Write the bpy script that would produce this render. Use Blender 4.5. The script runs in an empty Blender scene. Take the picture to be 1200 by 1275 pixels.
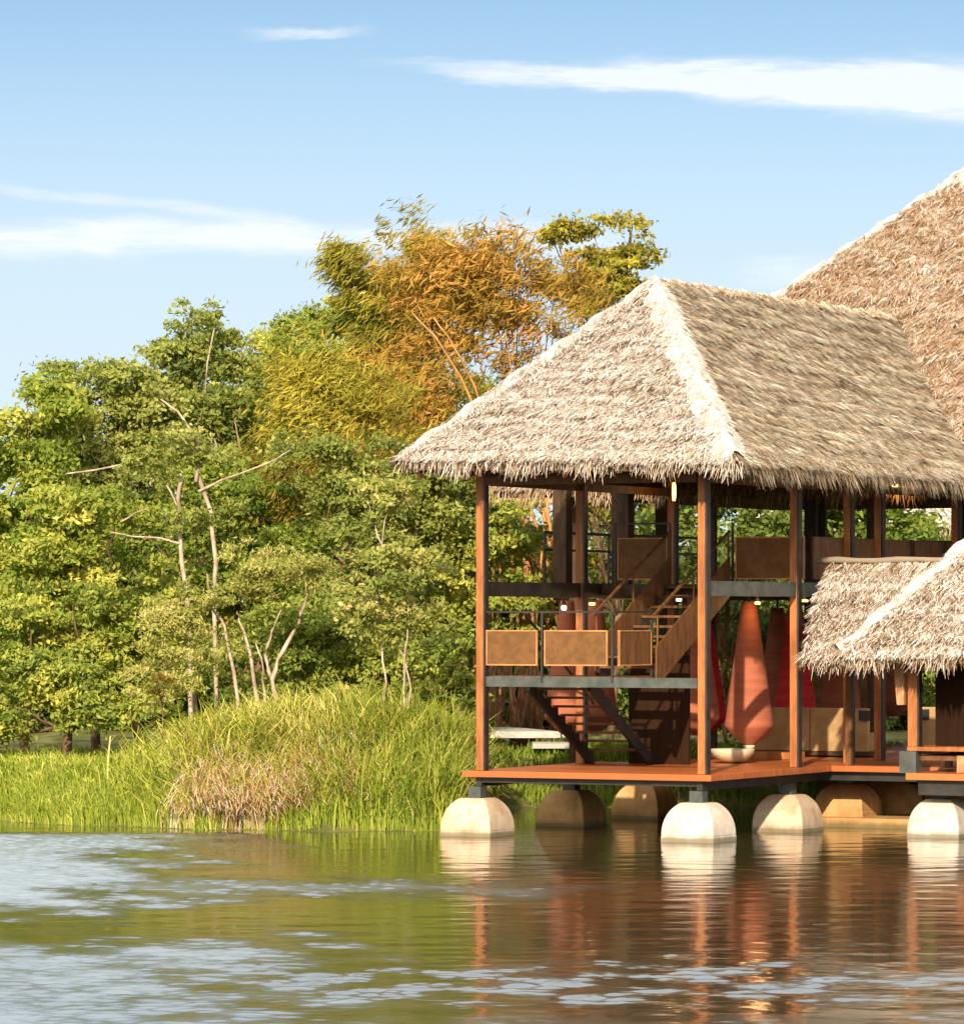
import bpy, math, random
import numpy as np
from mathutils import Matrix, Vector
R = math.radians
rng = np.random.default_rng(7)
random.seed(7)
sc = bpy.context.scene
col = sc.collection

# ------------------------------------------------------------------ camera, sky, sun, exposure
CAM_H = 3.525
F = 5440.0                    # focal length in photograph pixels (1200 wide)
cam = bpy.data.cameras.new('camera')
camo = bpy.data.objects.new('camera', cam)
col.objects.link(camo)
camo.location = (0, 0, CAM_H)
camo.rotation_euler = (R(90), 0, 0)
cam.sensor_fit = 'HORIZONTAL'
cam.sensor_width = 36
cam.lens = F / 1200 * 36
cam.shift_y = (766 - 637.5) / 1200
cam.clip_start = 0.5
cam.clip_end = 6000
sc.camera = camo
sc.view_settings.view_transform = 'Standard'
sc.view_settings.look = 'None'
sc.view_settings.gamma = 1
sc.view_settings.exposure = 0.80
sc.render.engine = 'CYCLES'
sc.cycles.max_bounces = 6
sc.cycles.transparent_max_bounces = 6
sc.cycles.diffuse_bounces = 4
sc.cycles.glossy_bounces = 3
sc.cycles.caustics_reflective = False
sc.cycles.caustics_refractive = False

SUN_EL = 24
SUN_DIR = Vector((-0.16, -0.987, 0)).normalized()      # horizontal direction towards the sun
sun_vec = Vector((SUN_DIR.x * math.cos(R(SUN_EL)), SUN_DIR.y * math.cos(R(SUN_EL)), math.sin(R(SUN_EL))))
sl = bpy.data.lights.new('sun', 'SUN')
sl.energy = 3.9
sl.angle = R(0.6)
sl.color = (1.0, 0.83, 0.63)
so = bpy.data.objects.new('sun', sl)
col.objects.link(so)
so.rotation_euler = sun_vec.to_track_quat('Z', 'Y').to_euler()


class N:
    """tiny node DSL: math on sockets"""
    def __init__(s, nt, sock): s.nt, s.s = nt, sock
    def op(s, o, b=None, c=None, rev=False):
        n = s.nt.nodes.new('ShaderNodeMath'); n.operation = o
        args = [s, b, c]
        if rev: args = [b, s, c]
        for i, a in enumerate(args):
            if a is None: continue
            if isinstance(a, N): s.nt.links.new(a.s, n.inputs[i])
            else: n.inputs[i].default_value = a
        return N(s.nt, n.outputs[0])
    def __add__(s, b): return s.op('ADD', b)
    def __sub__(s, b): return s.op('SUBTRACT', b)
    def __mul__(s, b): return s.op('MULTIPLY', b)
    def __truediv__(s, b): return s.op('DIVIDE', b)
    def step(s, a, b):
        n = s.nt.nodes.new('ShaderNodeMapRange'); n.interpolation_type = 'SMOOTHSTEP'
        s.nt.links.new(s.s, n.inputs[0])
        n.inputs[1].default_value = a; n.inputs[2].default_value = b
        return N(s.nt, n.outputs[0])


def combine(nt, x, y, z):
    n = nt.nodes.new('ShaderNodeCombineXYZ')
    for i, a in enumerate((x, y, z)):
        if isinstance(a, N): nt.links.new(a.s, n.inputs[i])
        else: n.inputs[i].default_value = a
    return n.outputs[0]


def noise(nt, vec, scale, detail=3, rough=0.55, dist=0.0):
    n = nt.nodes.new('ShaderNodeTexNoise')
    n.inputs['Scale'].default_value = scale
    n.inputs['Detail'].default_value = detail
    n.inputs['Roughness'].default_value = rough
    n.inputs['Distortion'].default_value = dist
    if vec is not None: nt.links.new(vec, n.inputs['Vector'])
    return N(nt, n.outputs['Fac'])


def mixc(nt, fac, a, b, blend='MIX'):
    n = nt.nodes.new('ShaderNodeMix'); n.data_type = 'RGBA'; n.blend_type = blend
    for i, v in ((0, fac), (6, a), (7, b)):
        if isinstance(v, N): nt.links.new(v.s, n.inputs[i])
        elif hasattr(v, 'is_output'): nt.links.new(v, n.inputs[i])
        elif isinstance(v, (int, float)): n.inputs[i].default_value = v
        else: n.inputs[i].default_value = (*v, 1)
    return n.outputs[2]


def make_world():
    w = bpy.data.worlds.new('World'); sc.world = w; w.use_nodes = True
    nt = w.node_tree; nt.nodes.clear()
    out = nt.nodes.new('ShaderNodeOutputWorld'); bg = nt.nodes.new('ShaderNodeBackground')
    nt.links.new(bg.outputs[0], out.inputs[0])
    bg.inputs[1].default_value = 0.105
    sky = nt.nodes.new('ShaderNodeTexSky'); sky.sky_type = 'NISHITA'; sky.sun_disc = False
    sky.sun_elevation = R(SUN_EL)
    sky.sun_rotation = math.atan2(SUN_DIR.x, SUN_DIR.y)
    sky.air_density = 1.0; sky.dust_density = 0.6; sky.ozone_density = 1.6
    tc = nt.nodes.new('ShaderNodeTexCoord')
    sep = nt.nodes.new('ShaderNodeSeparateXYZ'); nt.links.new(tc.outputs['Generated'], sep.inputs[0])
    x, y, z = (N(nt, sep.outputs[i]) for i in range(3))
    # deeper blue low in the sky: the sky is read a little higher than the eye looks
    zp = z.op('MAXIMUM', 0.0)
    zz = zp.op('MINIMUM', 0.14) * 3.0 + (zp - 0.14).op('MAXIMUM', 0.0) * .45 + 0.03
    vn = nt.nodes.new('ShaderNodeVectorMath'); vn.operation = 'NORMALIZE'
    nt.links.new(combine(nt, x, y, zz), vn.inputs[0])
    nt.links.new(vn.outputs[0], sky.inputs[0])
    # azimuth / elevation plane for wispy cirrus
    yy = y.op('MAXIMUM', 0.05)
    a = (x / yy) * 5.44          # in units of 1000 px
    e = (z / yy) * 5.44
    flat = combine(nt, a * 2.2, e * 9.0, 0.0)
    n1 = noise(nt, flat, 1.6, 6, 0.62, 0.4)
    n2 = noise(nt, combine(nt, a * 5.0 + e * 6.0, e * 26.0, 3.0), 1.8, 4, 0.6, 0.2)
    ew = e + (n1 - 0.5) * 0.06
    def streak(x0, x1, y0, y1, w0, w1, fade=0.12):
        X0, X1 = (x0 - 600) / 1000, (x1 - 600) / 1000
        E0, E1 = (766 - y0) / 1000, (766 - y1) / 1000
        t = (a - X0) / (X1 - X0)
        c = t * (E1 - E0) + E0
        wd = (t.op('MAXIMUM', 0.0).op('MINIMUM', 1.4) * ((w1 - w0) / 1000)) + w0 / 1000
        d = (ew - c).op('ABSOLUTE') / wd
        m = d.op('SUBTRACT', 1.0, rev=True).op('MAXIMUM', 0.0).step(0, 0.9)
        return m * a.step(X0 - fade * .2, X0 + fade) * (a * -1).step(-X1 - fade * .2, -X1 + fade)
    s1 = streak(470, 2400, 82, 175, 8, 105, .22)
    s1b = streak(690, 1350, 90, 112, 26, 52, .2) * .7
    s2 = streak(300, 470, 40, 42, 14, 12, .08) * .8
    s3 = streak(-1500, 760, 312, 292, 30, 28, .2)
    s3b = streak(480, 800, 292, 305, 22, 26, .1) * .7
    s4 = streak(-40, 400, 226, 286, 12, 16, .12) * .5
    s5 = streak(900, 1060, 345, 340, 26, 22, .08) * .5
    tot = s1.op('MAXIMUM', s2).op('MAXIMUM', s3).op('MAXIMUM', s3b).op('MAXIMUM', s5) + s4 + s1b
    n3 = noise(nt, combine(nt, a * 1.6 + e * 2.0, e * 14.0, 8.0), 3.2, 7, 0.68, 0.6)
    tot = (tot * (n2.step(.2, .65) * .55 + .30 + n3.step(.35, .65) * .5)).op('MINIMUM', 1.0)
    high = noise(nt, combine(nt, x * 2.0, y * 2.0, z * 7.0), 1.7, 5, .6, .3).step(.52, .8) * z.step(.12, .4) * .6
    veil = z.step(.145, .30) * .85
    low = (z * -1).step(-.17, -.05) * .85
    haze = mixc(nt, low, mixc(nt, 1.0, sky.outputs[0], (1.08, 1.20, 1.10), 'MULTIPLY'), (4.05, 4.6, 4.95))
    cl = mixc(nt, (tot * .78).op('MAXIMUM', high).op('MAXIMUM', veil), haze, (5.7, 5.85, 5.9))
    # bright haze added around the low sun, unseen behind the camera, as soft fill
    dp = nt.nodes.new('ShaderNodeVectorMath'); dp.operation = 'DOT_PRODUCT'
    nt.links.new(tc.outputs['Generated'], dp.inputs[0]); dp.inputs[1].default_value = tuple(sun_vec)
    glow = N(nt, dp.outputs['Value']).step(-.1, 1.0)
    cl = mixc(nt, glow * z.step(-.02, .05) * .75, cl, (13.0, 11.6, 9.6))
    nt.links.new(cl, bg.inputs[0])
make_world()

# ------------------------------------------------------------------ frames and helpers
C0 = Vector((3.44, 68.0, 0))          # near corner of the building, at water level
U = Vector((0.4540, 0.8910, 0))       # building axis running away to the right
V = Vector((-0.8910, 0.4540, 0))      # building axis running to the left
BYAW = math.atan2(U.y, U.x)
def P(u, v, z=0.0): return C0 + U * u + V * v + Vector((0, 0, z))
def px(x, y, d): return Vector(((x - 600) * d / F, d, CAM_H + (766 - y) * d / F))

roots = {}
def tag(o, label=None, cat=None, group=None, kind=None):
    if label: o['label'] = label
    if cat: o['category'] = cat
    if group: o['group'] = group
    if kind: o['kind'] = kind
    return o
def thing(name, loc, label, cat, group=None, yaw=0.0):
    o = bpy.data.objects.new(name, None); col.objects.link(o)
    o.location = loc; o.rotation_euler = (0, 0, yaw); o.empty_display_size = .2
    roots[o.name] = (Matrix.Translation(Vector(loc)) @ Matrix.Rotation(yaw, 4, 'Z'))
    return tag(o, label, cat, group)
def root_of(o):
    while o.parent: o = o.parent
    return o

def mesh_np(name, verts, faces, mat, parent=None, tone=None, origin=None, smooth=False):
    """verts Nx3 world coordinates, faces MxK (all same size) or list; tone: per face value"""
    verts = np.asarray(verts, dtype=np.float64)
    if parent is not None:
        r = root_of(parent); M = roots.get(r.name)
        if M is not None:
            Mi = np.array(M.inverted()); verts = verts @ Mi[:3, :3].T + Mi[:3, 3]
        elif 'ox' in r: verts = verts - np.array(list(r['ox']))
    loc = None
    if parent is None:
        loc = np.array(origin if origin is not None else [verts[:, 0].mean(), verts[:, 1].mean(), verts[:, 2].min()])
        verts = verts - loc
    me = bpy.data.meshes.new(name)
    if isinstance(faces, np.ndarray):
        n, k = faces.shape
        me.vertices.add(len(verts)); me.vertices.foreach_set('co', verts.ravel())
        me.loops.add(n * k); me.loops.foreach_set('vertex_index', faces.ravel().astype(np.int32))
        me.polygons.add(n); me.polygons.foreach_set('loop_start', np.arange(0, n * k, k, dtype=np.int32))
        me.update(calc_edges=True)
    else:
        me.from_pydata([tuple(v) for v in verts], [], faces)
    if smooth: me.polygons.foreach_set('use_smooth', np.ones(len(me.polygons), dtype=bool))
    if tone is not None:
        at = me.attributes.new('tone', 'FLOAT', 'FACE'); at.data.foreach_set('value', np.asarray(tone, dtype=np.float32))
    me.materials.append(mat)
    o = bpy.data.objects.new(name, me); col.objects.link(o)
    if parent is not None: o.parent = parent
    else:
        o.location = loc; o['ox'] = [float(c) for c in loc]
    return o

class MB:
    def __init__(s): s.v = []; s.f = []
    def add(s, vs, fs):
        b = len(s.v); s.v += [Vector(v) for v in vs]; s.f += [[i + b for i in f] for f in fs]; return s
    def hexa(s, p):   # 8 points: bottom 4 ccw, top 4 ccw
        return s.add(p, [[3, 2, 1, 0], [4, 5, 6, 7], [0, 1, 5, 4], [1, 2, 6, 5], [2, 3, 7, 6], [3, 0, 4, 7]])
    def box(s, u0, u1, v0, v1, z0, z1):
        return s.hexa([P(u0, v0, z0), P(u1, v0, z0), P(u1, v1, z0), P(u0, v1, z0), P(u0, v0, z1), P(u1, v0, z1), P(u1, v1, z1), P(u0, v1, z1)])
    def wbox(s, c, sx, sy, sz, yaw=0.0):
        c = Vector(c); m = Matrix.Rotation(yaw, 3, 'Z')
        return s.hexa([c + m @ Vector((a * sx / 2, b * sy / 2, h * sz)) for h in (0, 1) for a, b in ((-1, -1), (1, -1), (1, 1), (-1, 1))])
    def bar(s, p, q, w, h=None, up=Vector((0, 0, 1))):
        p, q = Vector(p), Vector(q); h = h or w
        d = (q - p).normalized()
        if abs(d.dot(up)) > .98: up = U
        a = d.cross(up).normalized() * w / 2; b = a.cross(d).normalized() * h / 2
        return s.hexa([p - a - b, p + a - b, p + a + b, p - a + b, q - a - b, q + a - b, q + a + b, q - a + b])
    def tube(s, pts, rad, n=6):
        pts = [Vector(p) for p in pts]; base = len(s.v)
        for i, p in enumerate(pts):
            d = (pts[min(i + 1, len(pts) - 1)] - pts[max(i - 1, 0)]).normalized()
            up = Vector((0, 0, 1)) if abs(d.z) < .9 else Vector((1, 0, 0))
            a = d.cross(up).normalized(); b = a.cross(d)
            r = rad[i] if hasattr(rad, '__len__') else rad
            for k in range(n):
                t = 2 * math.pi * k / n; s.v.append(p + (a * math.cos(t) + b * math.sin(t)) * r)
        for i in range(len(pts) - 1):
            for k in range(n):
                s.f.append([base + i * n + k, base + i * n + (k + 1) % n, base + (i + 1) * n + (k + 1) % n, base + (i + 1) * n + k])
        s.f.append([base + k for k in range(n)][::-1]); s.f.append([base + (len(pts) - 1) * n + k for k in range(n)])
        return s
    def lathe(s, c, prof, n=28, cap=True):
        c = Vector(c); base = len(s.v)
        for r, z in prof:
            for k in range(n):
                t = 2 * math.pi * k / n; s.v.append(c + Vector((r * math.cos(t), r * math.sin(t), z)))
        for i in range(len(prof) - 1):
            for k in range(n):
                s.f.append([base + i * n + k, base + i * n + (k + 1) % n, base + (i + 1) * n + (k + 1) % n, base + (i + 1) * n + k])
        if cap:
            s.f.append([base + k for k in range(n)][::-1]); s.f.append([base + (len(prof) - 1) * n + k for k in range(n)])
        return s
    def build(s, name, mat, parent=None, smooth=False, bevel=0.0, origin=None):
        o = mesh_np(name, np.array([tuple(v) for v in s.v]), s.f, mat, parent, origin=origin, smooth=smooth)
        if bevel:
            m = o.modifiers.new('bevel', 'BEVEL'); m.width = bevel; m.segments = 2; m.limit_method = 'ANGLE'
        return o

# ------------------------------------------------------------------ materials
def newmat(name):
    m = bpy.data.materials.new(name); m.use_nodes = True; nt = m.node_tree
    return m, nt, nt.nodes['Principled BSDF']
def ramp(nt, fac, stops):
    r = nt.nodes.new('ShaderNodeValToRGB'); el = r.color_ramp.elements
    while len(el) < len(stops): el.new(0.5)
    for e, (p, c) in zip(el, stops): e.position = p; e.color = (*c, 1)
    nt.links.new(fac.s if isinstance(fac, N) else fac, r.inputs[0]); return r.outputs[0]
def objco(nt, scale=(1, 1, 1)):
    g = nt.nodes.new('ShaderNodeNewGeometry')
    mp = nt.nodes.new('ShaderNodeMapping'); mp.inputs['Scale'].default_value = scale
    nt.links.new(g.outputs['Position'], mp.inputs['Vector']); return mp.outputs[0]
def attr(nt, name='tone'):
    a = nt.nodes.new('ShaderNodeAttribute'); a.attribute_name = name; return N(nt, a.outputs['Fac'])
def bump(nt, bsdf, h, strength=.4, dist=.01):
    b = nt.nodes.new('ShaderNodeBump'); b.inputs['Strength'].default_value = strength; b.inputs['Distance'].default_value = dist
    nt.links.new(h.s, b.inputs['Height']); nt.links.new(b.outputs[0], bsdf.inputs['Normal'])

def m_tone(name, stops, rough=.9, trans=0.0, tcol=None, patch=0.35, pscale=.8):
    m, nt, b = newmat(name)
    t = attr(nt)
    n = noise(nt, objco(nt), pscale, 3)
    f = t + (n - .5) * patch
    c = ramp(nt, f, stops)
    nt.links.new(c, b.inputs['Base Color']); b.inputs['Roughness'].default_value = rough
    b.inputs['Specular IOR Level'].default_value = .25
    if trans:
        tr = nt.nodes.new('ShaderNodeBsdfTranslucent'); mx = nt.nodes.new('ShaderNodeMixShader'); mx.inputs[0].default_value = trans
        nt.links.new(mixc(nt, 1.0, c, tcol or (1, 1, .6), 'MULTIPLY'), tr.inputs[0])
        nt.links.new(b.outputs[0], mx.inputs[1]); nt.links.new(tr.outputs[0], mx.inputs[2])
        nt.links.new(mx.outputs[0], nt.nodes['Material Output'].inputs[0])
    return m
def m_noise(name, c1, c2, scale=3, stretch=(1, 1, 1), rough=.7, bs=.2, bd=.01, metal=0.0, detail=5, lo=.35, hi=.65, spec=.3):
    m, nt, b = newmat(name)
    n = noise(nt, objco(nt, stretch), scale, detail, .6)
    c = mixc(nt, n.step(lo, hi), c1, c2)
    nt.links.new(c, b.inputs['Base Color']); b.inputs['Roughness'].default_value = rough
    b.inputs['Metallic'].default_value = metal; b.inputs['Specular IOR Level'].default_value = spec
    if bs: bump(nt, b, n, bs, bd)
    return m

THATCH_W = m_tone('thatch_bleached', [(0, (.085, .048, .022)), (.22, (.24, .155, .09)), (.5, (.46, .37, .28)), (.78, (.66, .60, .54)), (1, (.80, .77, .73))], patch=.3, pscale=1.3)
THATCH_G = m_tone('thatch_weathered', [(0, (0.088, 0.050, 0.019)), (.3, (0.292, 0.185, 0.086)), (.55, (0.538, 0.398, 0.248)), (.8, (0.749, 0.616, 0.454)), (1, (0.820, 0.818, 0.691))], patch=.2, pscale=1.1)
THATCH_T = m_tone('thatch_golden', [(0, (0.129, 0.072, 0.030)), (.3, (0.291, 0.179, 0.090)), (.6, (0.420, 0.289, 0.179)), (.85, (0.501, 0.392, 0.298)), (1, (0.598, 0.544, 0.497))], patch=.3)
CAPM = m_tone('ridge_cap_fibre', [(0, (0.264, 0.209, 0.155)), (.3, (0.459, 0.399, 0.337)), (.7, (0.581, 0.539, 0.493)), (1, (0.688, 0.652, 0.622))], patch=.3, pscale=3)
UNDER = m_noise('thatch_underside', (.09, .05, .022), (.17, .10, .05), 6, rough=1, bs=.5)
WOOD_O = m_noise('orange_timber', (.27, .088, .022), (.46, .165, .046), 2.0, (3, 3, .7), .55, .15, spec=.4)
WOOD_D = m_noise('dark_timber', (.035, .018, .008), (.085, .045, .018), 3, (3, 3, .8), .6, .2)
WOOD_M = m_noise('brown_timber', (.10, .045, .016), (.19, .085, .03), 3, (4, 4, .8), .6, .2)
FASCIA = m_noise('fascia_timber', (.40, .20, .09), (.58, .33, .17), 2, (3, 3, 3), .7, .1)
PANELM = m_noise('hardboard_panel', (.13, .058, .016), (.185, .085, .026), 7, (1, 1, 1), .65, .1, detail=6)
PANELE = m_noise('panel_edging', (.42, .19, .07), (.52, .26, .10), 5, rough=.5, bs=0)
STEEL = m_noise('grey_painted_steel', (.045, .055, .05), (.085, .095, .085), 4, rough=.45, bs=.05, spec=.5)
STEELB = m_noise('blackened_steel', (.012, .010, .008), (.03, .025, .02), 4, rough=.5, bs=.05, spec=.5)
def m_stone(name, c1, c2, stain):
    m, nt, b = newmat(name)
    n = noise(nt, objco(nt), 3.0, 8, .65); n2 = noise(nt, objco(nt, (1, 1, .35)), 5.5, 6, .6)
    g = nt.nodes.new('ShaderNodeNewGeometry'); sp_ = nt.nodes.new('ShaderNodeSeparateXYZ'); nt.links.new(g.outputs['Position'], sp_.inputs[0])
    z = N(nt, sp_.outputs[2]) + (n - .5) * .07
    c = mixc(nt, n.step(.32, .68), c1, c2)
    c = mixc(nt, n2.step(.56, .74) * .55, c, stain)
    c = mixc(nt, (z * -1).step(-.62, -.40).op('SUBTRACT', 1.0, rev=True) * .35, c, stain)      # rust wash from the stub column
    c = mixc(nt, (z * -1).step(-.13, -.03) * .75, c, (.10, .09, .035))                           # algae at the tide line
    nt.links.new(c, b.inputs['Base Color']); b.inputs['Roughness'].default_value = .85
    bump(nt, b, n + n2 * .6, .55, .02)
    return m
STONE = m_stone('pale_limestone', (.56, .46, .36), (.70, .64, .56), (.42, .27, .14))
STONE_O = m_stone('ochre_stone', (.40, .22, .075), (.58, .36, .15), (.24, .14, .06))  # ochre base tone for the back footings and the plinth
STONE_P = m_stone('peach_stone', (.50, .35, .22), (.66, .54, .41), (.40, .23, .10))
CONC = m_noise('pale_concrete', (.42, .42, .38), (.58, .57, .52), 2, rough=.85, bs=.2)
WALLM = m_noise('ochre_render', (.20, .13, .06), (.34, .24, .12), 2.5, rough=.9, bs=.3)
SOFA = m_noise('tan_upholstery', (.34, .22, .10), (.44, .30, .15), 3, rough=.9, bs=.2)
CREAM = m_noise('cream_fabric', (.55, .47, .30), (.68, .62, .45), 4, rough=.9, bs=.2)
TERRA = m_noise('terracotta_cloth', (.34, .10, .055), (.40, .13, .07), 1.5, (1, 1, 9), .8, .1)
REDC = m_noise('crimson_cloth', (.50, .015, .02), (.62, .03, .03), 1.5, (1, 1, 6), .7, .1)
BARK = m_noise('pale_bark', (.30, .22, .15), (.55, .45, .36), 6, (1, 1, .4), .9, .4)
BARKD = m_noise('brown_bark', (.10, .06, .035), (.22, .14, .08), 6, (1, 1, .4), .9, .4)
CULM = m_noise('orange_bamboo_culm', (.34, .16, .04), (.50, .26, .09), 5, (1, 1, 1), .6, .1)
CULMD = m_noise('dry_bamboo_culm', (.22, .09, .04), (.42, .22, .12), 5, (1, 1, 1), .7, .1)
VINE = m_noise('dry_vine', (.30, .18, .06), (.45, .30, .12), 5, (1, 1, 1), .8, .1)

def m_plank(name, c1, c2, axis, w=.14):
    m, nt, b = newmat(name)
    g = nt.nodes.new('ShaderNodeNewGeometry')
    dp = nt.nodes.new('ShaderNodeVectorMath'); dp.operation = 'DOT_PRODUCT'
    nt.links.new(g.outputs['Position'], dp.inputs[0]); dp.inputs[1].default_value = axis
    t = N(nt, dp.outputs['Value']) / w
    fr = t.op('FRACT'); gap = (fr - .5).op('ABSOLUTE').step(.44, .5)
    idn = nt.nodes.new('ShaderNodeTexWhiteNoise'); idn.noise_dimensions = '1D'; nt.links.new(t.op('FLOOR').s, idn.inputs['W'])
    n = noise(nt, objco(nt), 4, 5)
    f = (N(nt, idn.outputs['Value']) * .6 + n * .5).op('MINIMUM', 1.0)
    c = mixc(nt, f, c1, c2); c = mixc(nt, gap, c, (.02, .008, .004))
    nt.links.new(c, b.inputs['Base Color']); b.inputs['Roughness'].default_value = .38
    bump(nt, b, gap * -1 + n * .2, .4, .006)
    return m
DECKM = m_plank('red_deck_boards', (.36, .085, .02), (.56, .17, .045), tuple(U))
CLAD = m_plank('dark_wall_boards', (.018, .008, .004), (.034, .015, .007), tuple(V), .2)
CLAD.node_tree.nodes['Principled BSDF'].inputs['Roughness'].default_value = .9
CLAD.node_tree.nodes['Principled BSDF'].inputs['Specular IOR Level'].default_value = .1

G1 = m_tone('leaf_green', [(0, (0.078, 0.125, 0.018)), (.4, (0.219, 0.297, 0.037)), (.7, (0.435, 0.456, 0.079)), (1, (0.671, 0.638, 0.156))], .6, .35)
G2 = m_tone('leaf_yellow_green', [(0, (0.089, 0.130, 0.028)), (.4, (0.227, 0.277, 0.053)), (.7, (0.385, 0.407, 0.101)), (1, (0.596, 0.538, 0.210))], .6, .35)
G3 = m_tone('leaf_dark', [(0, (0.098, 0.135, 0.032)), (.5, (0.246, 0.319, 0.051)), (1, (0.600, 0.568, 0.108))], .6, .3)
G4 = m_tone('leaf_pale', [(0, (0.180, 0.200, 0.038)), (.5, (0.392, 0.399, 0.098)), (1, (0.686, 0.612, 0.233))], .6, .35)
G5 = m_tone('bamboo_leaf_orange', [(0, (0.122, 0.083, 0.011)), (.35, (0.268, 0.201, 0.028)), (.6, (0.439, 0.271, 0.042)), (.85, (0.634, 0.319, 0.070)), (1, (0.732, 0.401, 0.126))], .6, .35, (0.686, 0.780, 0.780))
G6 = m_tone('bamboo_leaf_olive', [(0, (0.133, 0.120, 0.017)), (.4, (0.346, 0.312, 0.034)), (.7, (0.536, 0.459, 0.060)), (1, (0.780, 0.569, 0.120))], .6, .35, (0.780, 0.780, 0.780))
GR1 = m_tone('grass_green', [(0, (0.088, 0.141, 0.014)), (.4, (0.219, 0.298, 0.029)), (.75, (0.378, 0.439, 0.058)), (1, (0.610, 0.594, 0.143))], .6, .35, patch=.5, pscale=.7)
GR2 = m_tone('grass_straw', [(0, (0.253, 0.152, 0.039)), (.4, (0.481, 0.329, 0.118)), (.75, (0.734, 0.531, 0.291)), (1, (0.780, 0.708, 0.555))], .7, .25, (1, .9, .7), patch=.4)
GR3 = m_tone('reed_yellow', [(0, (0.137, 0.177, 0.023)), (.4, (0.320, 0.370, 0.047)), (.75, (0.549, 0.547, 0.095)), (1, (0.741, 0.674, 0.224))], .6, .35, patch=.5)

# ------------------------------------------------------------------ ground and water
def shore_y(X):
    # depth at which the bank meets the water
    a = 71.4 + np.maximum(0, -X - 4.6) * .95 + .28 * np.sin(X * 1.1 + .4) + .15 * np.sin(X * 2.9) + .08 * np.sin(X * 6.1 + 1)
    b = 80.0
    t = np.clip((X + .55) / 1.3, 0, 1); t = t * t * (3 - 2 * t)
    return a * (1 - t) + b * t
def height(X, Y):
    s = Y - shore_y(X)
    h = np.clip(s * .30, -1.2, .8)
    h = np.where(s > 0, np.minimum(.015 + s * .34, .80), h)
    left = np.clip((.3 - X) / .9, 0, 1)
    h += left * np.clip(s / 1.6, 0, 1) * .48 * np.exp(-((X + 2.5) / 2.4) ** 2 - ((Y - 75.0) / 2.6) ** 2)
    h -= .12 * np.clip((-X - 4) / 3, 0, 1) * np.clip(s / 3, 0, 1)
    h += .12 * np.clip((-X - 4) / 4, 0, 1) * np.clip(s / 6, 0, 1)
    return h + .04 * np.sin(X * 3.1 + Y * 1.7) * np.clip(s, 0, 1)
def grid_sheet(name, xs, ys, zf, mat):
    X, Y = np.meshgrid(xs, ys); Z = zf(X, Y)
    V_ = np.stack([X.ravel(), Y.ravel(), Z.ravel()], 1)
    nx, ny = len(xs), len(ys)
    i, j = np.meshgrid(np.arange(nx - 1), np.arange(ny - 1)); a = (j * nx + i).ravel()
    return mesh_np(name, V_, np.stack([a, a + 1, a + nx + 1, a + nx], 1), mat, origin=(0, 0, 0), smooth=True)
xs = np.concatenate([[-3000, -800, -200, -80, -40], np.arange(-24, 30, .25), [40, 80, 200, 800, 3000]])
ys = np.concatenate([[-60, 0, 40, 60, 66], np.arange(68, 100, .25), [110, 130, 180, 300, 800, 4000]])
GROUNDM = m_noise('bank_soil_and_turf', (.07, .085, .015), (.16, .15, .04), 1.6, rough=1, bs=.6, bd=.05)
tag(grid_sheet('ground', xs, ys, height, GROUNDM), kind='structure')

def water_mat():
    m, nt, b = newmat('pond_water')
    co = objco(nt)
    b.inputs['Base Color'].default_value = (.040, .032, .010, 1)
    b.inputs['IOR'].default_value = 1.9
    nt.links.new((attr(nt) * .26 + .10).s, b.inputs['Roughness'])
    r1 = noise(nt, combine(nt, *(N(nt, o) * k for o, k in zip(sepxyz(nt, co), (5.0, 4.0, 1.0)))), 1.5, 2, .5, .5)
    bump(nt, b, r1, 1.0, .0022)
    gl = nt.nodes.new('ShaderNodeBsdfGlossy'); gl.inputs['Color'].default_value = (.86, .95, 1, 1)
    nt.links.new((attr(nt) * .26 + .10).s, gl.inputs['Roughness'])
    nt.links.new(b.inputs['Normal'].links[0].from_socket, gl.inputs['Normal'])
    mx = nt.nodes.new('ShaderNodeMixShader'); nt.links.new((attr(nt) * .62 + .08).s, mx.inputs[0])
    nt.links.new(b.outputs[0], mx.inputs[1]); nt.links.new(gl.outputs[0], mx.inputs[2])
    nt.links.new(mx.outputs[0], nt.nodes['Material Output'].inputs[0])
    return m
def sepxyz(nt, v):
    n = nt.nodes.new('ShaderNodeSeparateXYZ'); nt.links.new(v, n.inputs[0]); return n.outputs
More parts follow.
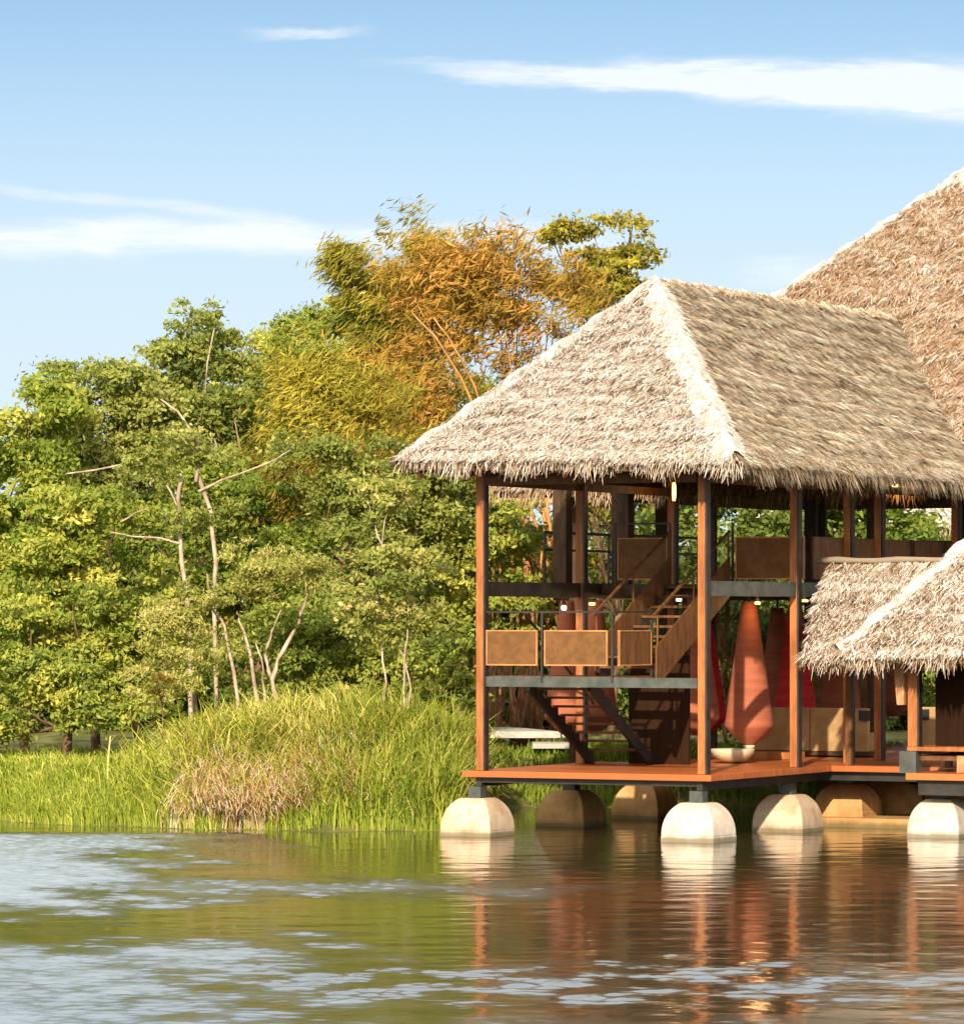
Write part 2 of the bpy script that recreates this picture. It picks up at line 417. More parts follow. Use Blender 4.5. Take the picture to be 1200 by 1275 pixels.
def waves(X, Y):
    """small wind waves: steep inside the breeze patches, nearly calm between them"""
    r = np.random.default_rng(404)
    def field(n, lmin, lmax, spread, seed):
        q = np.random.default_rng(seed); h = np.zeros_like(X)
        for _ in range(n):
            lam = q.uniform(lmin, lmax); th = math.pi / 2 + q.normal(0, spread); k = 2 * math.pi / lam
            h += np.sin(k * (math.cos(th) * X + math.sin(th) * Y) + q.uniform(0, 6.28)) * lam / (2 * math.pi)
        return h * math.sqrt(2 / n)          # rms slope about one
    big = sum(np.sin(a * X + b * Y + c) for a, b, c in ((.9, .35, 0), (-.5, .8, 1.3), (1.7, -.6, 2.2), (.3, 1.5, 4.0), (2.9, .9, .7))) / 5 * .9
    fine = (np.sin(2.3 * X + 3.9 * Y) + np.sin(-3.7 * X + 2.6 * Y + 1) + np.sin(5.1 * X + 1.9 * Y + 2)) / 3
    st = lambda v, a, b: (lambda t: t * t * (3 - 2 * t))(np.clip((v - a) / (b - a), 0, 1))
    band = lambda c, w: st(1 - np.abs(Y - c + big * 1.6 + fine * .7) / w, 0, 1.0)
    near = band(42.0, 3.6) * st(X + big * 2, -4.0, -2.0)
    mid = band(56.3, 3.2) * st(-X + big * 2, -1.6, 1.0)
    far_left = st(-X + big * 1.5 + fine * .8, 2.8, 6.2) * st(Y + big * 2 + fine * 1.5, 49.5, 56.0)
    near_left = st(-X + big * 1.2 + fine * .8, .3, 3.8) * st(-Y + big * 2 + fine * 1.5, -50.0, -43.5)
    fore = band(37.4, 1.3) * .6
    gust = .55 + .45 * np.tanh(2.2 * sum(np.sin(a * X + b * Y + c) for a, b, c in ((3.1, 1.2, 0), (-2.3, 2.9, 1), (5.3, -2.2, 2), (4.1, 4.4, 3))) / 2)
    calm_edge = st(-Y, -71.5, -69.5)
    patch = np.maximum.reduce([near * gust * .23, mid * (.5 + .5 * gust) * .18, far_left * .24 * calm_edge, near_left * (.5 + .5 * gust) * .20, fore * gust * .14])
    inside = st(-np.abs(X), -10.8, -10.2)
    waves.patch = np.maximum.reduce([near * .45 * gust, mid * .6, far_left * calm_edge, near_left * (.5 + .3 * gust), fore * .4]) * inside
    return ((field(46, .20, .55, .5, 11) * .7 + field(40, .09, .22, .6, 14) * .8) * patch + field(24, .5, 1.5, .7, 12) * .009 + field(20, .2, .5, .8, 13) * .005) * inside
wx = np.concatenate([[-3000, -600, -120, -40, -18, -12], np.arange(-11, 11.01, .045), [12, 18, 40, 120, 600, 3000]])
wy = np.concatenate([[-60, 0, 20, 30, 34], np.arange(36, 72.6, .045), np.arange(73, 96, .5)])
wo = grid_sheet('water', wx, wy, waves, water_mat()); tag(wo, kind='structure')
pt = waves.patch; pt = ((pt[1:, 1:] + pt[:-1, :-1]) / 2).ravel().astype(np.float32)
wo.data.attributes.new('tone', 'FLOAT', 'FACE').data.foreach_set('value', pt)

# ------------------------------------------------------------------ thatch
def strands(e0, e1, t0, t1, dens, length, width, base_tone, band_amp=.25, lift=.035, thick=0.0, keep=None, seed=0, spread=.35, sag=0.0):
    """straw tufts laid down the slope of the quad e0-e1 (eave) t0-t1 (top)"""
    r = np.random.default_rng(seed)
    e0, e1, t0, t1 = (np.array(p, dtype=float) for p in (e0, e1, t0, t1))
    we, wt = np.linalg.norm(e1 - e0), np.linalg.norm(t1 - t0)
    h = np.linalg.norm((t0 + t1) / 2 - (e0 + e1) / 2)
    n = int(dens * (we + wt) / 2 * h)
    s = r.random(n * 2); acc = r.random(n * 2) < ((we + (wt - we) * s) / max(we, wt)); s = s[acc][:n]
    n = len(s); row = .16 / h
    s = np.clip((np.floor(s / row) + r.random(n) ** 2 * .9) * row, 0, 1)
    a = r.random(n)
    # straw lies in tufts: members share their lean, lift and weathering
    nt_ = max(1, n // 7); tid = r.integers(0, nt_, n)
    s = np.clip(s[tid] + r.normal(0, .035 / h, n), 0, 1); a = np.clip(a[tid] + r.normal(0, .035 / we, n), 0, 1)
    tlean = r.normal(0, spread * .8, nt_)[tid]; ttone = r.normal(0, .17, nt_)[tid]; tlift = r.uniform(0, lift * 1.6, nt_)[tid]
    A = e0 + (e1 - e0) * a[:, None]; B = t0 + (t1 - t0) * a[:, None]
    p = A + (B - A) * s[:, None]
    nrm = np.cross(e1 - e0, (t0 + t1) / 2 - e0); nrm /= np.linalg.norm(nrm)
    if nrm[2] < 0: nrm = -nrm
    along = (e1 - e0) / we
    down = np.cross(nrm, along); down /= np.linalg.norm(down)
    if down[2] > 0: down = -down
    if sag: p = p - nrm * (sag * np.sin(np.pi * s))[:, None]
    if keep is not None:
        k = keep(p); p, s, a, tlean, ttone, tlift = p[k], s[k], a[k], tlean[k], ttone[k], tlift[k]; n = len(p)
    L = length * r.uniform(.6, 1.3, n); W = width * r.uniform(.6, 1.4, n)
    lat = r.normal(0, spread * .9, n) + tlean
    d = down + along * lat[:, None]; d /= np.linalg.norm(d, axis=1)[:, None]
    side = np.cross(d, nrm); side /= np.linalg.norm(side, axis=1)[:, None]
    course = .30; ph_ = s * h / course; fr = np.mod(ph_ + .22 * np.sin(a * we * 1.1 + ph_ * 1.3) + .16 * np.sin(a * we * 2.7 + ph_ * 2.1) + .09 * np.sin(a * we * 6.1 + ph_) + r.normal(0, .07, n), 1.0)
    rise = thick + (.048 + .022 * np.sin(a * we * .8 + ph_ * 1.7)) * (1 - fr) ** 1.5 + r.uniform(.003, .03, n)
    lf = tlift + r.uniform(0, lift * .4, n) + .01
    q0 = p + nrm * rise[:, None]; q1 = q0 + d * L[:, None] + nrm * lf[:, None]
    Vt = np.stack([q0 - side * W[:, None] / 2, q0 + side * W[:, None] / 2, q1 + side * W[:, None] * .2, q1 - side * W[:, None] * .2], 1).reshape(-1, 3)
    Fc = np.arange(4 * n).reshape(-1, 4)
    x = a * we
    rowid = np.floor(s * h / .16)
    bandv = np.sin(s * h * 9 + np.sin(x * .9 + rowid) * 1.4) * .5 + np.sin(x * 1.7 + rowid * 2.1) * .5
    tone = base_tone + r.normal(0, .33, n) + ttone + bandv * band_amp * .6 + .14 * (.5 - fr) 
    return Vt, Fc, np.clip(tone, 0.02, 1)
def fringe(e0, e1, dens, length, width, base_tone, out, seed=0, depth=.12, droop=.9):
    """straw hanging over an eave"""
    r = np.random.default_rng(seed + 99)
    e0, e1, out = np.array(e0, float), np.array(e1, float), np.array(out, float)
    we = np.linalg.norm(e1 - e0); n = int(dens * we); along = (e1 - e0) / we
    p = e0 + (e1 - e0) * r.random(n)[:, None] + out * (r.uniform(-.12, .06, n))[:, None]
    p[:, 2] += r.uniform(-.02, depth, n)
    L = length * r.uniform(.45, 1.25, n) * (1 + .25 * np.sin(p @ along * 5.3)); W = width * r.uniform(.6, 1.3, n)
    d1 = out * r.uniform(.25, 1.0, n)[:, None] + np.array([0, 0, -.9]) + along * r.normal(0, .55, n)[:, None]
    d1 /= np.linalg.norm(d1, axis=1)[:, None]
    d2 = d1 + np.array([0, 0, -droop]) + along * r.normal(0, .4, n)[:, None]; d2 /= np.linalg.norm(d2, axis=1)[:, None]
    m = p + d1 * (L * .5)[:, None]; t = m + d2 * (L * .5)[:, None]
    side = along
    w = W[:, None]
    a0, a1 = p - side * w / 2, p + side * w / 2; b0, b1 = m - side * w * .45, m + side * w * .45; c0, c1 = t - side * w * .12, t + side * w * .12
    Vt = np.stack([a0, a1, b1, b0, b0, b1, c1, c0], 1).reshape(-1, 3)
    tn = np.clip(base_tone + r.normal(0, .27, n), .02, 1)
    return Vt, np.arange(8 * n).reshape(-1, 4), np.repeat(tn, 2)
def merge(parts):
    vs, fs, ts, b = [], [], [], 0
    for v, f, t in parts:
        vs.append(v); fs.append(f + b); ts.append(t); b += len(v)
    return np.concatenate(vs), np.concatenate(fs), np.concatenate(ts)
def cap_strip(p, q, width, mat, parent, name='hip_cap', seed=1, h=.09, dens=900, blen=.22):
    """lumpy bound-straw cap running along a hip or ridge, with loose fibres"""
    r = np.random.default_rng(seed); p, q = Vector(p), Vector(q)
    d = (q - p); L = d.length; d.normalize(); side = d.cross(Vector((0, 0, 1))).normalized(); up = side.cross(d).normalized()
    n = int(L / .09); k = 7; vs = []; fs = []
    ph = r.uniform(0, 6, 4)
    for i in range(n + 1):
        t = i / n; c = p + d * (L * t)
        wv = width * (1 + .16 * math.sin(t * L * 4.1 + ph[0]) + .12 * math.sin(t * L * 11 + ph[1]))
        for j in range(k):
            a = j / (k - 1) * 2 - 1
            hh = (h + .035 * math.sin(t * L * 7 + ph[2] + j)) * (1 - a * a) + r.uniform(-.012, .012)
            vs.append(c + side * (a * wv / 2) + up * hh - Vector((0, 0, 1)) * (abs(a) * width * .30))
    for i in range(n):
        for j in range(k - 1): fs.append([i * k + j, i * k + j + 1, (i + 1) * k + j + 1, (i + 1) * k + j])
    m = int(dens * L * width)
    t = r.random(m) * L; a = r.uniform(-1.1, 1.1, m)
    dn, sn, un = np.array(d), np.array(side), np.array(up)
    base = np.array(p) + dn * t[:, None] + sn * (a * width / 2)[:, None] + un * (h * (1 - a * a) + .015)[:, None]
    base[:, 2] -= np.abs(a) * width * .30
    dirv = sn * (np.sign(a) * r.uniform(.3, 1, m))[:, None] + dn * r.normal(-.5, .6, m)[:, None]; dirv[:, 2] -= .45
    dirv /= np.linalg.norm(dirv, axis=1)[:, None]
    tip = base + dirv * (blen * r.uniform(.5, 1.2, m))[:, None] + un * .02
    sd = np.cross(dirv, un); sd /= np.linalg.norm(sd, axis=1)[:, None]; w = .018
    Vt = np.stack([base - sd * w / 2, base + sd * w / 2, tip + sd * w * .2, tip - sd * w * .2], 1).reshape(-1, 3)
    base_v = np.array([tuple(v) for v in vs])
    return mesh_np(name, np.concatenate([base_v, Vt]), np.concatenate([np.array(fs), np.arange(4 * m).reshape(-1, 4) + len(base_v)]), mat, parent,
                   tone=np.concatenate([r.uniform(.3, 1, len(fs)), r.uniform(.1, 1, m)]), smooth=True)

def slab_poly(mb, pts, th, off=0.0):
    """roof plane polygon given as top surface points, thickness downwards"""
    pts = [Vector(p) - Vector((0, 0, off)) for p in pts]; n = len(pts); dn = Vector((0, 0, -th))
    mb.add([Vector(p) for p in pts] + [Vector(p) + dn for p in pts],
           [list(range(n)), list(range(n, 2 * n))[::-1]] + [[i, i + n, (i + 1) % n + n, (i + 1) % n] for i in range(n)])

# ================================================================== FRONT PAVILION
L = 3.87                       # width of the front wing
DZ = 1.04                      # deck level
LZ = 2.555                     # stair landing
UZ = 4.06                      # upper floor
EZ = 5.90                      # eave level
pav = thing('thatched_pavilion', P(0, 0, 0), 'two storey open timber pavilion with sagging grey thatched hip roof, on stilts over the pond', 'pavilion', yaw=BYAW)
A_ = 1.02
apex = P(2.42, L / 2 + .02, 8.93)
e_near, e_left = P(-A_, -A_ + .03, EZ), P(-A_, L + A_ - .12, EZ + .12)
ridge_end = P(13.4, L / 2 + .02, 8.97)
e_far = P(11.2, -A_, EZ)
e_lfar = P(8.6, L + A_ - .02, EZ)
rb = MB()
slab_poly(rb, [e_near, apex, e_left], .06, .13)
slab_poly(rb, [e_near, P(13.4, -A_, EZ), ridge_end, apex], .06, .13)
slab_poly(rb, [e_left, apex, ridge_end, P(13.4, L + A_ - .02, EZ)], .06, .13)
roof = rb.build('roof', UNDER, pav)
_un = np.array(U); _vn = np.array(V)
mesh_np('thatch', *[merge([
    strands(e_left, e_near, apex, apex, 3400, .21, .0155, .58, .20, seed=1, sag=.07),
    fringe(e_left, e_near, 280, .31, .018, .50, -_un, seed=2)])[i] for i in (0, 1)], THATCH_W, roof,
    tone=merge([strands(e_left, e_near, apex, apex, 3400, .21, .0155, .58, .20, seed=1, sag=.07), fringe(e_left, e_near, 280, .31, .018, .50, -_un, seed=2)])[2])
sp = merge([strands(e_near, P(13.4, -A_, EZ), apex, ridge_end, 2900, .22, .0165, .56, .22, seed=3, sag=.09),
            fringe(e_near, P(13.4, -A_, EZ), 290, .36, .018, .48, -_vn, seed=4),
            ])
mesh_np('thatch', sp[0], sp[1], THATCH_G, roof, tone=sp[2])
sp = merge([fringe(e_left, P(9, L + A_, EZ), 200, .32, .018, .4, _vn, seed=5),
            strands(e_left, P(13.4, L + A_, EZ), apex, ridge_end, 350, .3, .03, .45, .2, seed=6, sag=.07)])
mesh_np('thatch', sp[0], sp[1], THATCH_G, roof, tone=sp[2])
zl = Vector((0, 0, .04))
cap_strip(e_near + zl + Vector((-.02, 0, .02)), apex + zl, .47, CAPM, roof, seed=11, dens=500, blen=.14)
cap_strip(e_left + zl, apex + zl, .26, CAPM, roof, seed=12, h=.05)
cap_strip(apex + zl, ridge_end + zl, .22, THATCH_G, roof, 'ridge_cap', seed=13, h=.05)
# rafters under the roof
rf = MB()
for k in range(17):
    u = -.6 + k * .8
    s = min(1.0, max(0.0, (u + A_) / 3.44))
    rf.bar(P(u, -A_ + .1, EZ - .2), P(max(u, 0) if u > 2.4 else u, -A_ + .1 + 2.9 * s, EZ - .2 + 3.0 * s), .06, .09)
for k in range(7):
    v = -.6 + k * .85; s = 1 - abs(v - L / 2) / 3.0
    rf.bar(P(-A_ + .08, v, EZ - .2), P(-A_ + .1 + 3.3 * s, v, EZ - .2 + 3.0 * s), .06, .09)
rf.build('rafters', WOOD_M, roof)
fs = MB()
fs.bar(P(-A_ + .03, -A_ + .06, EZ - .12), P(-A_ + .03, L + A_ - .14, EZ + .0), .04, .13)
fs.bar(P(-A_ + .06, -A_ + .06, EZ - .10), P(12, -A_ + .06, EZ - .10), .04, .12)
fs.build('fascia_board', FASCIA, roof)
# posts: timber faced with a dark steel web behind
def post(u, v, z0, z1, parent, w=.125, mat=None, web=True):
    p = MB(); p.box(u - .07, u + .05, v - w / 2, v + w / 2, z0, z1)
    o = p.build('post', mat or WOOD_O, parent, bevel=.006)
    if web:
        q = MB(); q.box(u - .068, u + .07, v - w / 2 - .035, v - w / 2 - .003, z0, z1)
        q.build('steel_web', STEELB, o)
    return o
for (u, v) in ((0, 0), (0, L), (3.66, 0), (3.66, L), (5.95, 0), (7.33, 0), (7.33, L), (11.0, 0)):
    post(u, v, DZ + .004, EZ - .06, pav)
# beams
bm = MB()
bm.box(-.03, .05, .09, L - .09, LZ - .17, LZ - .012); bm.build('landing_beam', STEEL, pav)
b2 = MB(); b2.box(.1, 3.57, -.06, .02, UZ - .235, UZ); b2.box(3.75, 12, -.06, .02, UZ - .235, UZ); b2.build('floor_beam', STEEL, pav)
b3 = MB(); b3.box(.1, 3.57, L - .04, L + .04, UZ - .235, UZ); b3.box(3.75, 5.5, L - .04, L + .04, UZ - .235, UZ); b3.build('floor_beam', STEELB, pav)
b4 = MB(); b4.box(-.06, .04, .09, L - .09, EZ - .30, EZ - .17); b4.box(.1, 12, -.05, .05, EZ - .30, EZ - .17); b4.box(.1, 8, L - .05, L + .05, EZ - .30, EZ - .17)
b4.build('wall_plate', WOOD_M, pav)
# upper floor
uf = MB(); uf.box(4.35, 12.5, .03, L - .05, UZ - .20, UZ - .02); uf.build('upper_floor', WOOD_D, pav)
# deck
dk = MB()
dk.box(-.15, 4.75, -.20, L + .27, DZ - .10, DZ)
dk.box(4.753, 8.2, -2.42, 3.2, DZ - .10, DZ - .001)
dk.build('deck', DECKM, pav, bevel=.008)
jb = MB(); jb.box(-.02, 4.6, .0, .1, DZ - .25, DZ - .103); jb.box(-.0, 4.6, L, L + .1, DZ - .25, DZ - .103)
jb.box(.0, .10, .11, L - .01, DZ - .19, DZ - .103); jb.box(4.9, 5.0, -2.4, 3, DZ - .25, DZ - .104)
for k in range(1, 6): jb.box(k * .75, k * .75 + .05, .11, L - .01, DZ - .18, DZ - .104)
jb.build('deck_joists', STEELB, pav)

# footing stones
def footing_mesh(s=.90, h=.60):
    vs, fs = [], []; n = 14; prof = []
    prof.append((1.0, 0.0)); prof.append((1.0, .07)); prof.append((.975, .085)); prof.append((.985, .10))
    for i in range(1, n + 1):
        a = (i / n) * math.pi / 2 * .76; prof.append((.985 * math.cos(a) ** .76, .10 + (h - .10) * math.sin(a) / math.sin(math.pi / 2 * .76)))
    m = 7
    for w, z in prof:
        hw = s / 2 * w; ring = []
        for side in range(4):
            for k in range(m):
                t = k / m * 2 - 1
                bulge = 1 - .015 * (1 - t * t) * 0
                c = {0: (t, -1), 1: (1, t), 2: (-t, 1), 3: (-1, -t)}[side]
                ring.append((c[0] * hw * bulge, c[1] * hw * bulge, z))
        vs += ring
    K = 4 * m
    for i in range(len(prof) - 1):
        for k in range(K): fs.append([i * K + k, i * K + (k + 1) % K, (i + 1) * K + (k + 1) % K, (i + 1) * K + k])
    fs.append([(len(prof) - 1) * K + k for k in range(K)]); return vs, fs
def footing(u, v, z, parent, mat, ztop=DZ - .26, s=.90, h=.6, stubmat=None):
    vs, fs = footing_mesh(s, h)
    pts = np.array([tuple(P(u + a, v + b, z - .25 * (c == 0) + c)) for a, b, c in vs])
    o = mesh_np('footing', pts, fs, mat, parent)
    m = o.modifiers.new('bevel', 'BEVEL'); m.width = .012; m.segments = 2; m.limit_method = 'ANGLE'; m.angle_limit = R(50)
    st = MB(); st.box(u - .11, u + .11, v - .11, v + .11, z + h - .03, ztop); st.build('stub_column', stubmat or STEEL, o)
footing(.10, .12, 0, pav, STONE)
footing(.10, L + .12, 0, pav, STONE_P)
footing(3.60, .10, 0, pav, STONE_P)
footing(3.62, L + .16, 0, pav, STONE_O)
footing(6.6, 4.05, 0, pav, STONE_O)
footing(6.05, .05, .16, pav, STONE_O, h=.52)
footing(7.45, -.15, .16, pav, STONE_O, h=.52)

# stair landing and railings
ld = MB(); ld.box(.06, 1.38, 1.50, L - .10, LZ - .06, LZ); ld.build('landing', WOOD_M, pav, bevel=.006)
def panel(p, q, z0, z1, parent, mat=None, edge=None):
    """framed board between plan points p, q (u, v)"""
    a, b = P(*p, 0), P(*q, 0)
    m = MB(); d = (b - a).normalized(); t = d.cross(Vector((0, 0, 1))) * .012
    def quadbox(a, b, z0, z1, th):
        tt = d.cross(Vector((0, 0, 1))) * th
        m.hexa([a - tt + Vector((0, 0, z0)), b - tt + Vector((0, 0, z0)), b + tt + Vector((0, 0, z0)), a + tt + Vector((0, 0, z0)),
                a - tt + Vector((0, 0, z1)), b - tt + Vector((0, 0, z1)), b + tt + Vector((0, 0, z1)), a + tt + Vector((0, 0, z1))])
    quadbox(a, b, z0, z1, .010); o = m.build('panel', mat or PANELM, parent)
    m = MB(); e = .022
    quadbox(a, b, z0 - e, z0, .02); quadbox(a, b, z1, z1 + e, .02)
    quadbox(a, a + d * e, z0, z1, .019); quadbox(b - d * e, b, z0, z1, .019)
    m.build('panel_edging', edge or PANELE, o)
    return o
r1 = MB()
for v in (3.80, 2.78, 1.55): r1.bar(P(-.02, v, LZ - .1), P(-.02, v, 3.575), .035)
r1.bar(P(1.34, 1.50, LZ - .05), P(1.34, 1.50, 3.45), .035)
r1.bar(P(-.02, 3.82, 3.575), P(-.02, 1.53, 3.575), .03); r1.bar(P(-.02, 1.53, 3.575), P(1.34, 1.5, 3.575), .03)
lr = r1.build('landing_railing', STEELB, pav)
panel((-.04, 3.76), (-.04, 2.85), 2.745, 3.265, lr); panel((-.04, 2.73), (-.04, 1.62), 2.745, 3.265, lr)
panel((.06, 1.48), (1.27, 1.48), 2.745, 3.265, lr, WOOD_M)  # return panel in darker timber, its shade put into the colour

stair = MB(); RUN = 2.42
def flight(v0, v1, u0, u1, z0, z1, name, steps=9, solid=False):
    """open flight; returns the stringer part with treads as children"""
    st = MB(); up = Vector((0, 0, 1))
    for v in (v0, v1):
        st.bar(P(u0, v, z0 - .10), P(u1, v, z1 - .10), .05, .17)
        for k in range(steps):       # saw tooth brackets
            t = (k + .5) / steps; u, z = u0 + (u1 - u0) * t, z0 + (z1 - z0) * t
            st.box(u - .10, u + .10, v - .024, v + .024, z - .07, z + .05)
    s = st.build(name, STEELB, pav)
    for k in range(steps):
        t = (k + .5) / steps; u, z = u0 + (u1 - u0) * t, z0 + (z1 - z0) * t
        tr = MB(); tr.box(u - .12, u + .12, v0 + .03, v1 - .03, z + .052, z + .09); tr.build('tread', WOOD_M, s)
    return s
f1 = flight(2.62, 3.72, 1.40, 1.40 + RUN, LZ - .08, DZ + .10, 'lower_flight', 9)
f2 = flight(1.50, 2.50, 1.40, 1.40 + 2.9, LZ - .02, UZ - .06, 'upper_flight', 9)
# solid side boards of the upper flight, with handrails
for v, ml in ((2.53, .66), (1.45, .66)):
    sb = MB(); a, b = 1.40, 4.32; z0, z1 = LZ - .20, UZ - .22
    sb.hexa([P(a, v - .012, z0), P(b, v - .012, z1), P(b, v + .012, z1), P(a, v + .012, z0),
             P(a, v - .012, z0 + ml), P(b, v - .012, z1 + ml), P(b, v + .012, z1 + ml), P(a, v + .012, z0 + ml)])
    o = sb.build('side_board', WOOD_M, f2)
    hr = MB(); hr.bar(P(a - .1, v, LZ + .96), P(b, v, UZ + .86), .035, .035)
    for k in (0.02, .5, .98): hr.bar(P(a + (b - a) * k, v, LZ + (UZ - LZ) * k - .1), P(a + (b - a) * k, v, LZ + .96 + (UZ - .1 - LZ) * k), .025)
    hr.build('handrail', WOOD_M, f2)
hr = MB()
for v in (3.70,):
    hr.bar(P(1.2, v, LZ + 1.0), P(1.4 + RUN, v, DZ + 1.0), .035)
hr.build('handrail', STEELB, f1)
cp = MB(); cp.box(4.0, 4.06, 2.05, 3.15, DZ + .004, 2.95); cp.build('stair_panel', CLAD, pav)  # dark board panel closing the space under the stair
cp = MB(); cp.box(4.05, 4.2, 2.1, 2.2, 2.9, 3.8); cp.build('post', WOOD_D, pav)

# upper floor railing
ur = MB()
for v in (3.57, 2.56): ur.bar(P(4.37, v, UZ - .02), P(4.37, v, UZ + 1.0), .035)
ur.bar(P(4.37, 3.57, UZ + 1.0), P(4.37, 2.56, UZ + 1.0), .03)
uro = ur.build('upper_railing', STEELB, pav)
for u in (5.9, 7.33, 9.0, 10.6):
    ur = MB(); ur.bar(P(u, .06, UZ), P(u, .06, UZ + .78), .035); ur.build('railing_post', STEELB, uro)
ur = MB(); ur.bar(P(4.37, 1.42, UZ - .02), P(4.37, 1.42, UZ + 1.0), .035); ur.build('railing_post', STEELB, uro)
panel((4.36, 3.52), (4.36, 2.60), 4.14, 4.80, uro)
panel((4.36, 1.36), (4.36, .12), 4.14, 4.80, uro)
for a, b in ((4.55, 5.85), (5.95, 7.25), (7.4, 8.9), (9.1, 10.5), (10.7, 12)):
    panel((a, .06), (b, .06), 4.14, 4.80, uro, WOOD_M, WOOD_M)  # darker board and edging: shade of this side put into the colour

# ================================================================== BIG HALL BEHIND
hall = thing('thatched_hall', P(12, 0, 0), 'larger hall with tall golden thatched pyramid roof, rising behind the front pavilion', 'hall', yaw=BYAW)
HZ = 5.92; K = 6.65; PIT = .905
pk = P(9.6 + K, 1.85, HZ + K * PIT)
hl, hn = P(9.6, 8.5, HZ), P(9.6, 8.5 - 2 * K, HZ)
hf, hb = P(9.6 + 2 * K, 8.5 - 2 * K, HZ), P(9.6 + 2 * K, 8.5, HZ)
hr_ = MB()
for a, b in ((hl, hn), (hn, hf), (hf, hb), (hb, hl)): slab_poly(hr_, [a, b, pk], .18)
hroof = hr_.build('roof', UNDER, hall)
# keep only straw outside the front wing's roof
def outside_front(p):
    q = p - np.array(C0); u = q @ np.array(U); v = q @ np.array(V)
    zf = EZ + (2.97 - np.abs(v - L / 2)) * (8.95 - EZ) / 2.97
    return ~((zf > p[:, 2] + .1) & (np.abs(v - L / 2) < 2.97))
s_ = strands(hl, hn, pk, pk, 1700, .28, .021, .52, .16, seed=21, keep=outside_front)
s2_ = strands(hn, hf, pk, pk, 500, .34, .03, .5, .16, seed=22)
sf_ = fringe(hl, hn, 170, .45, .024, .45, -_un, seed=23)
m_ = merge([s_, s2_, sf_]); mesh_np('thatch', m_[0], m_[1], THATCH_T, hroof, tone=m_[2])
zl = Vector((0, 0, .06))
cap_strip(hl + zl, pk + zl, .20, CAPM, hroof, seed=24, h=.04, dens=400)
cap_strip(hn + zl, pk + zl, .40, CAPM, hroof, seed=25, h=.07, dens=500)
hp = MB()
hp.box(9.65, 9.72, -4.6, 8.4, HZ - .24, HZ - .05); hp.build('fascia_board', WOOD_D, hroof)
for (u, v, w) in ((6.0, 5.35, .26), (7.6, 4.95, .34)):
    c = MB(); c.box(u - .13, u + .13, v - w / 2, v + w / 2, UZ + .004, HZ + .1); c.build('column', WOOD_D, hall, bevel=.01)
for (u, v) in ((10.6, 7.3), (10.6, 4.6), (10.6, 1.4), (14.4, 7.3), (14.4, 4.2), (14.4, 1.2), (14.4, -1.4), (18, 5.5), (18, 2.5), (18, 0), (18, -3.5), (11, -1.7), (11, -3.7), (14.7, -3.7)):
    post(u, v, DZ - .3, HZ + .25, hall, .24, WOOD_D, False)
hs = MB(); hs.box(5.7, 12.45, L + .06, 5.65, UZ - .235, UZ - .003); hs.box(12.5, 18.3, -4, 7.5, UZ - .24, UZ - .004); hs.box(10.7, 12.45, -4, -.08, UZ - .24, UZ - .004)
hs.build('upper_floor', WOOD_D, hall)
hd = MB(); hd.box(8.203, 18.5, -4.4, 3.6, DZ - .12, DZ - .002); hd.build('deck', DECKM, hall)
hrl = MB()
for k in range(8):
    v = 5.5 - k * .0; 
hrl.bar(P(5.75, 5.6, UZ + .9), P(12.4, 5.6, UZ + .9), .05); hrl.bar(P(5.75, 5.6, UZ + .6), P(12.4, 5.6, UZ + .6), .04)
for k in range(6): hrl.bar(P(5.8 + k * 1.3, 5.6, UZ), P(5.8 + k * 1.3, 5.6, UZ + .9), .04)
hrl.bar(P(18.2, 7.4, UZ + .9), P(18.2, -4, UZ + .9), .05); hrl.bar(P(18.2, 7.4, UZ + .55), P(18.2, -4, UZ + .55), .05)
for k in range(8): hrl.bar(P(18.2, 7.4 - k * 1.6, UZ), P(18.2, 7.4 - k * 1.6, UZ + .9), .05)
hrl.build('upper_railing', STEELB, hall)
pl = MB(); pl.box(14.5, 14.56, -4.0, .8, UZ, UZ + .8); pl.build('panel', WOOD_M, hall)
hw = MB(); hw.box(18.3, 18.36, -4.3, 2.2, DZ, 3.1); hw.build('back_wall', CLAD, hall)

# plinth, retaining wall below the walkway
pw = MB(); pw.box(5.25, 8.0, -4.5, .55, -.4, .155)
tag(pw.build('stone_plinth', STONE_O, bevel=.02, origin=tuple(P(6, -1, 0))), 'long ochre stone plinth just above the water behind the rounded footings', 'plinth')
rt = thing('retaining_wall', P(8.1, 0, 0), 'ochre rendered wall below the walkway deck with a dark opening', 'wall')
w_ = MB(); w_.box(8.0, 8.2, -4.5, -.62, .1, .90); w_.box(8.0, 8.2, .02, 1.4, .1, .90); w_.box(8.0, 8.2, -.62, .02, .1, .62); w_.box(8.0, 8.2, -.62, .02, .82, .90)
w_.build('wall_face', WALLM, rt)
w_ = MB(); w_.box(8.15, 8.19, -.6, 0, .63, .815); w_.build('opening', STEELB, rt)

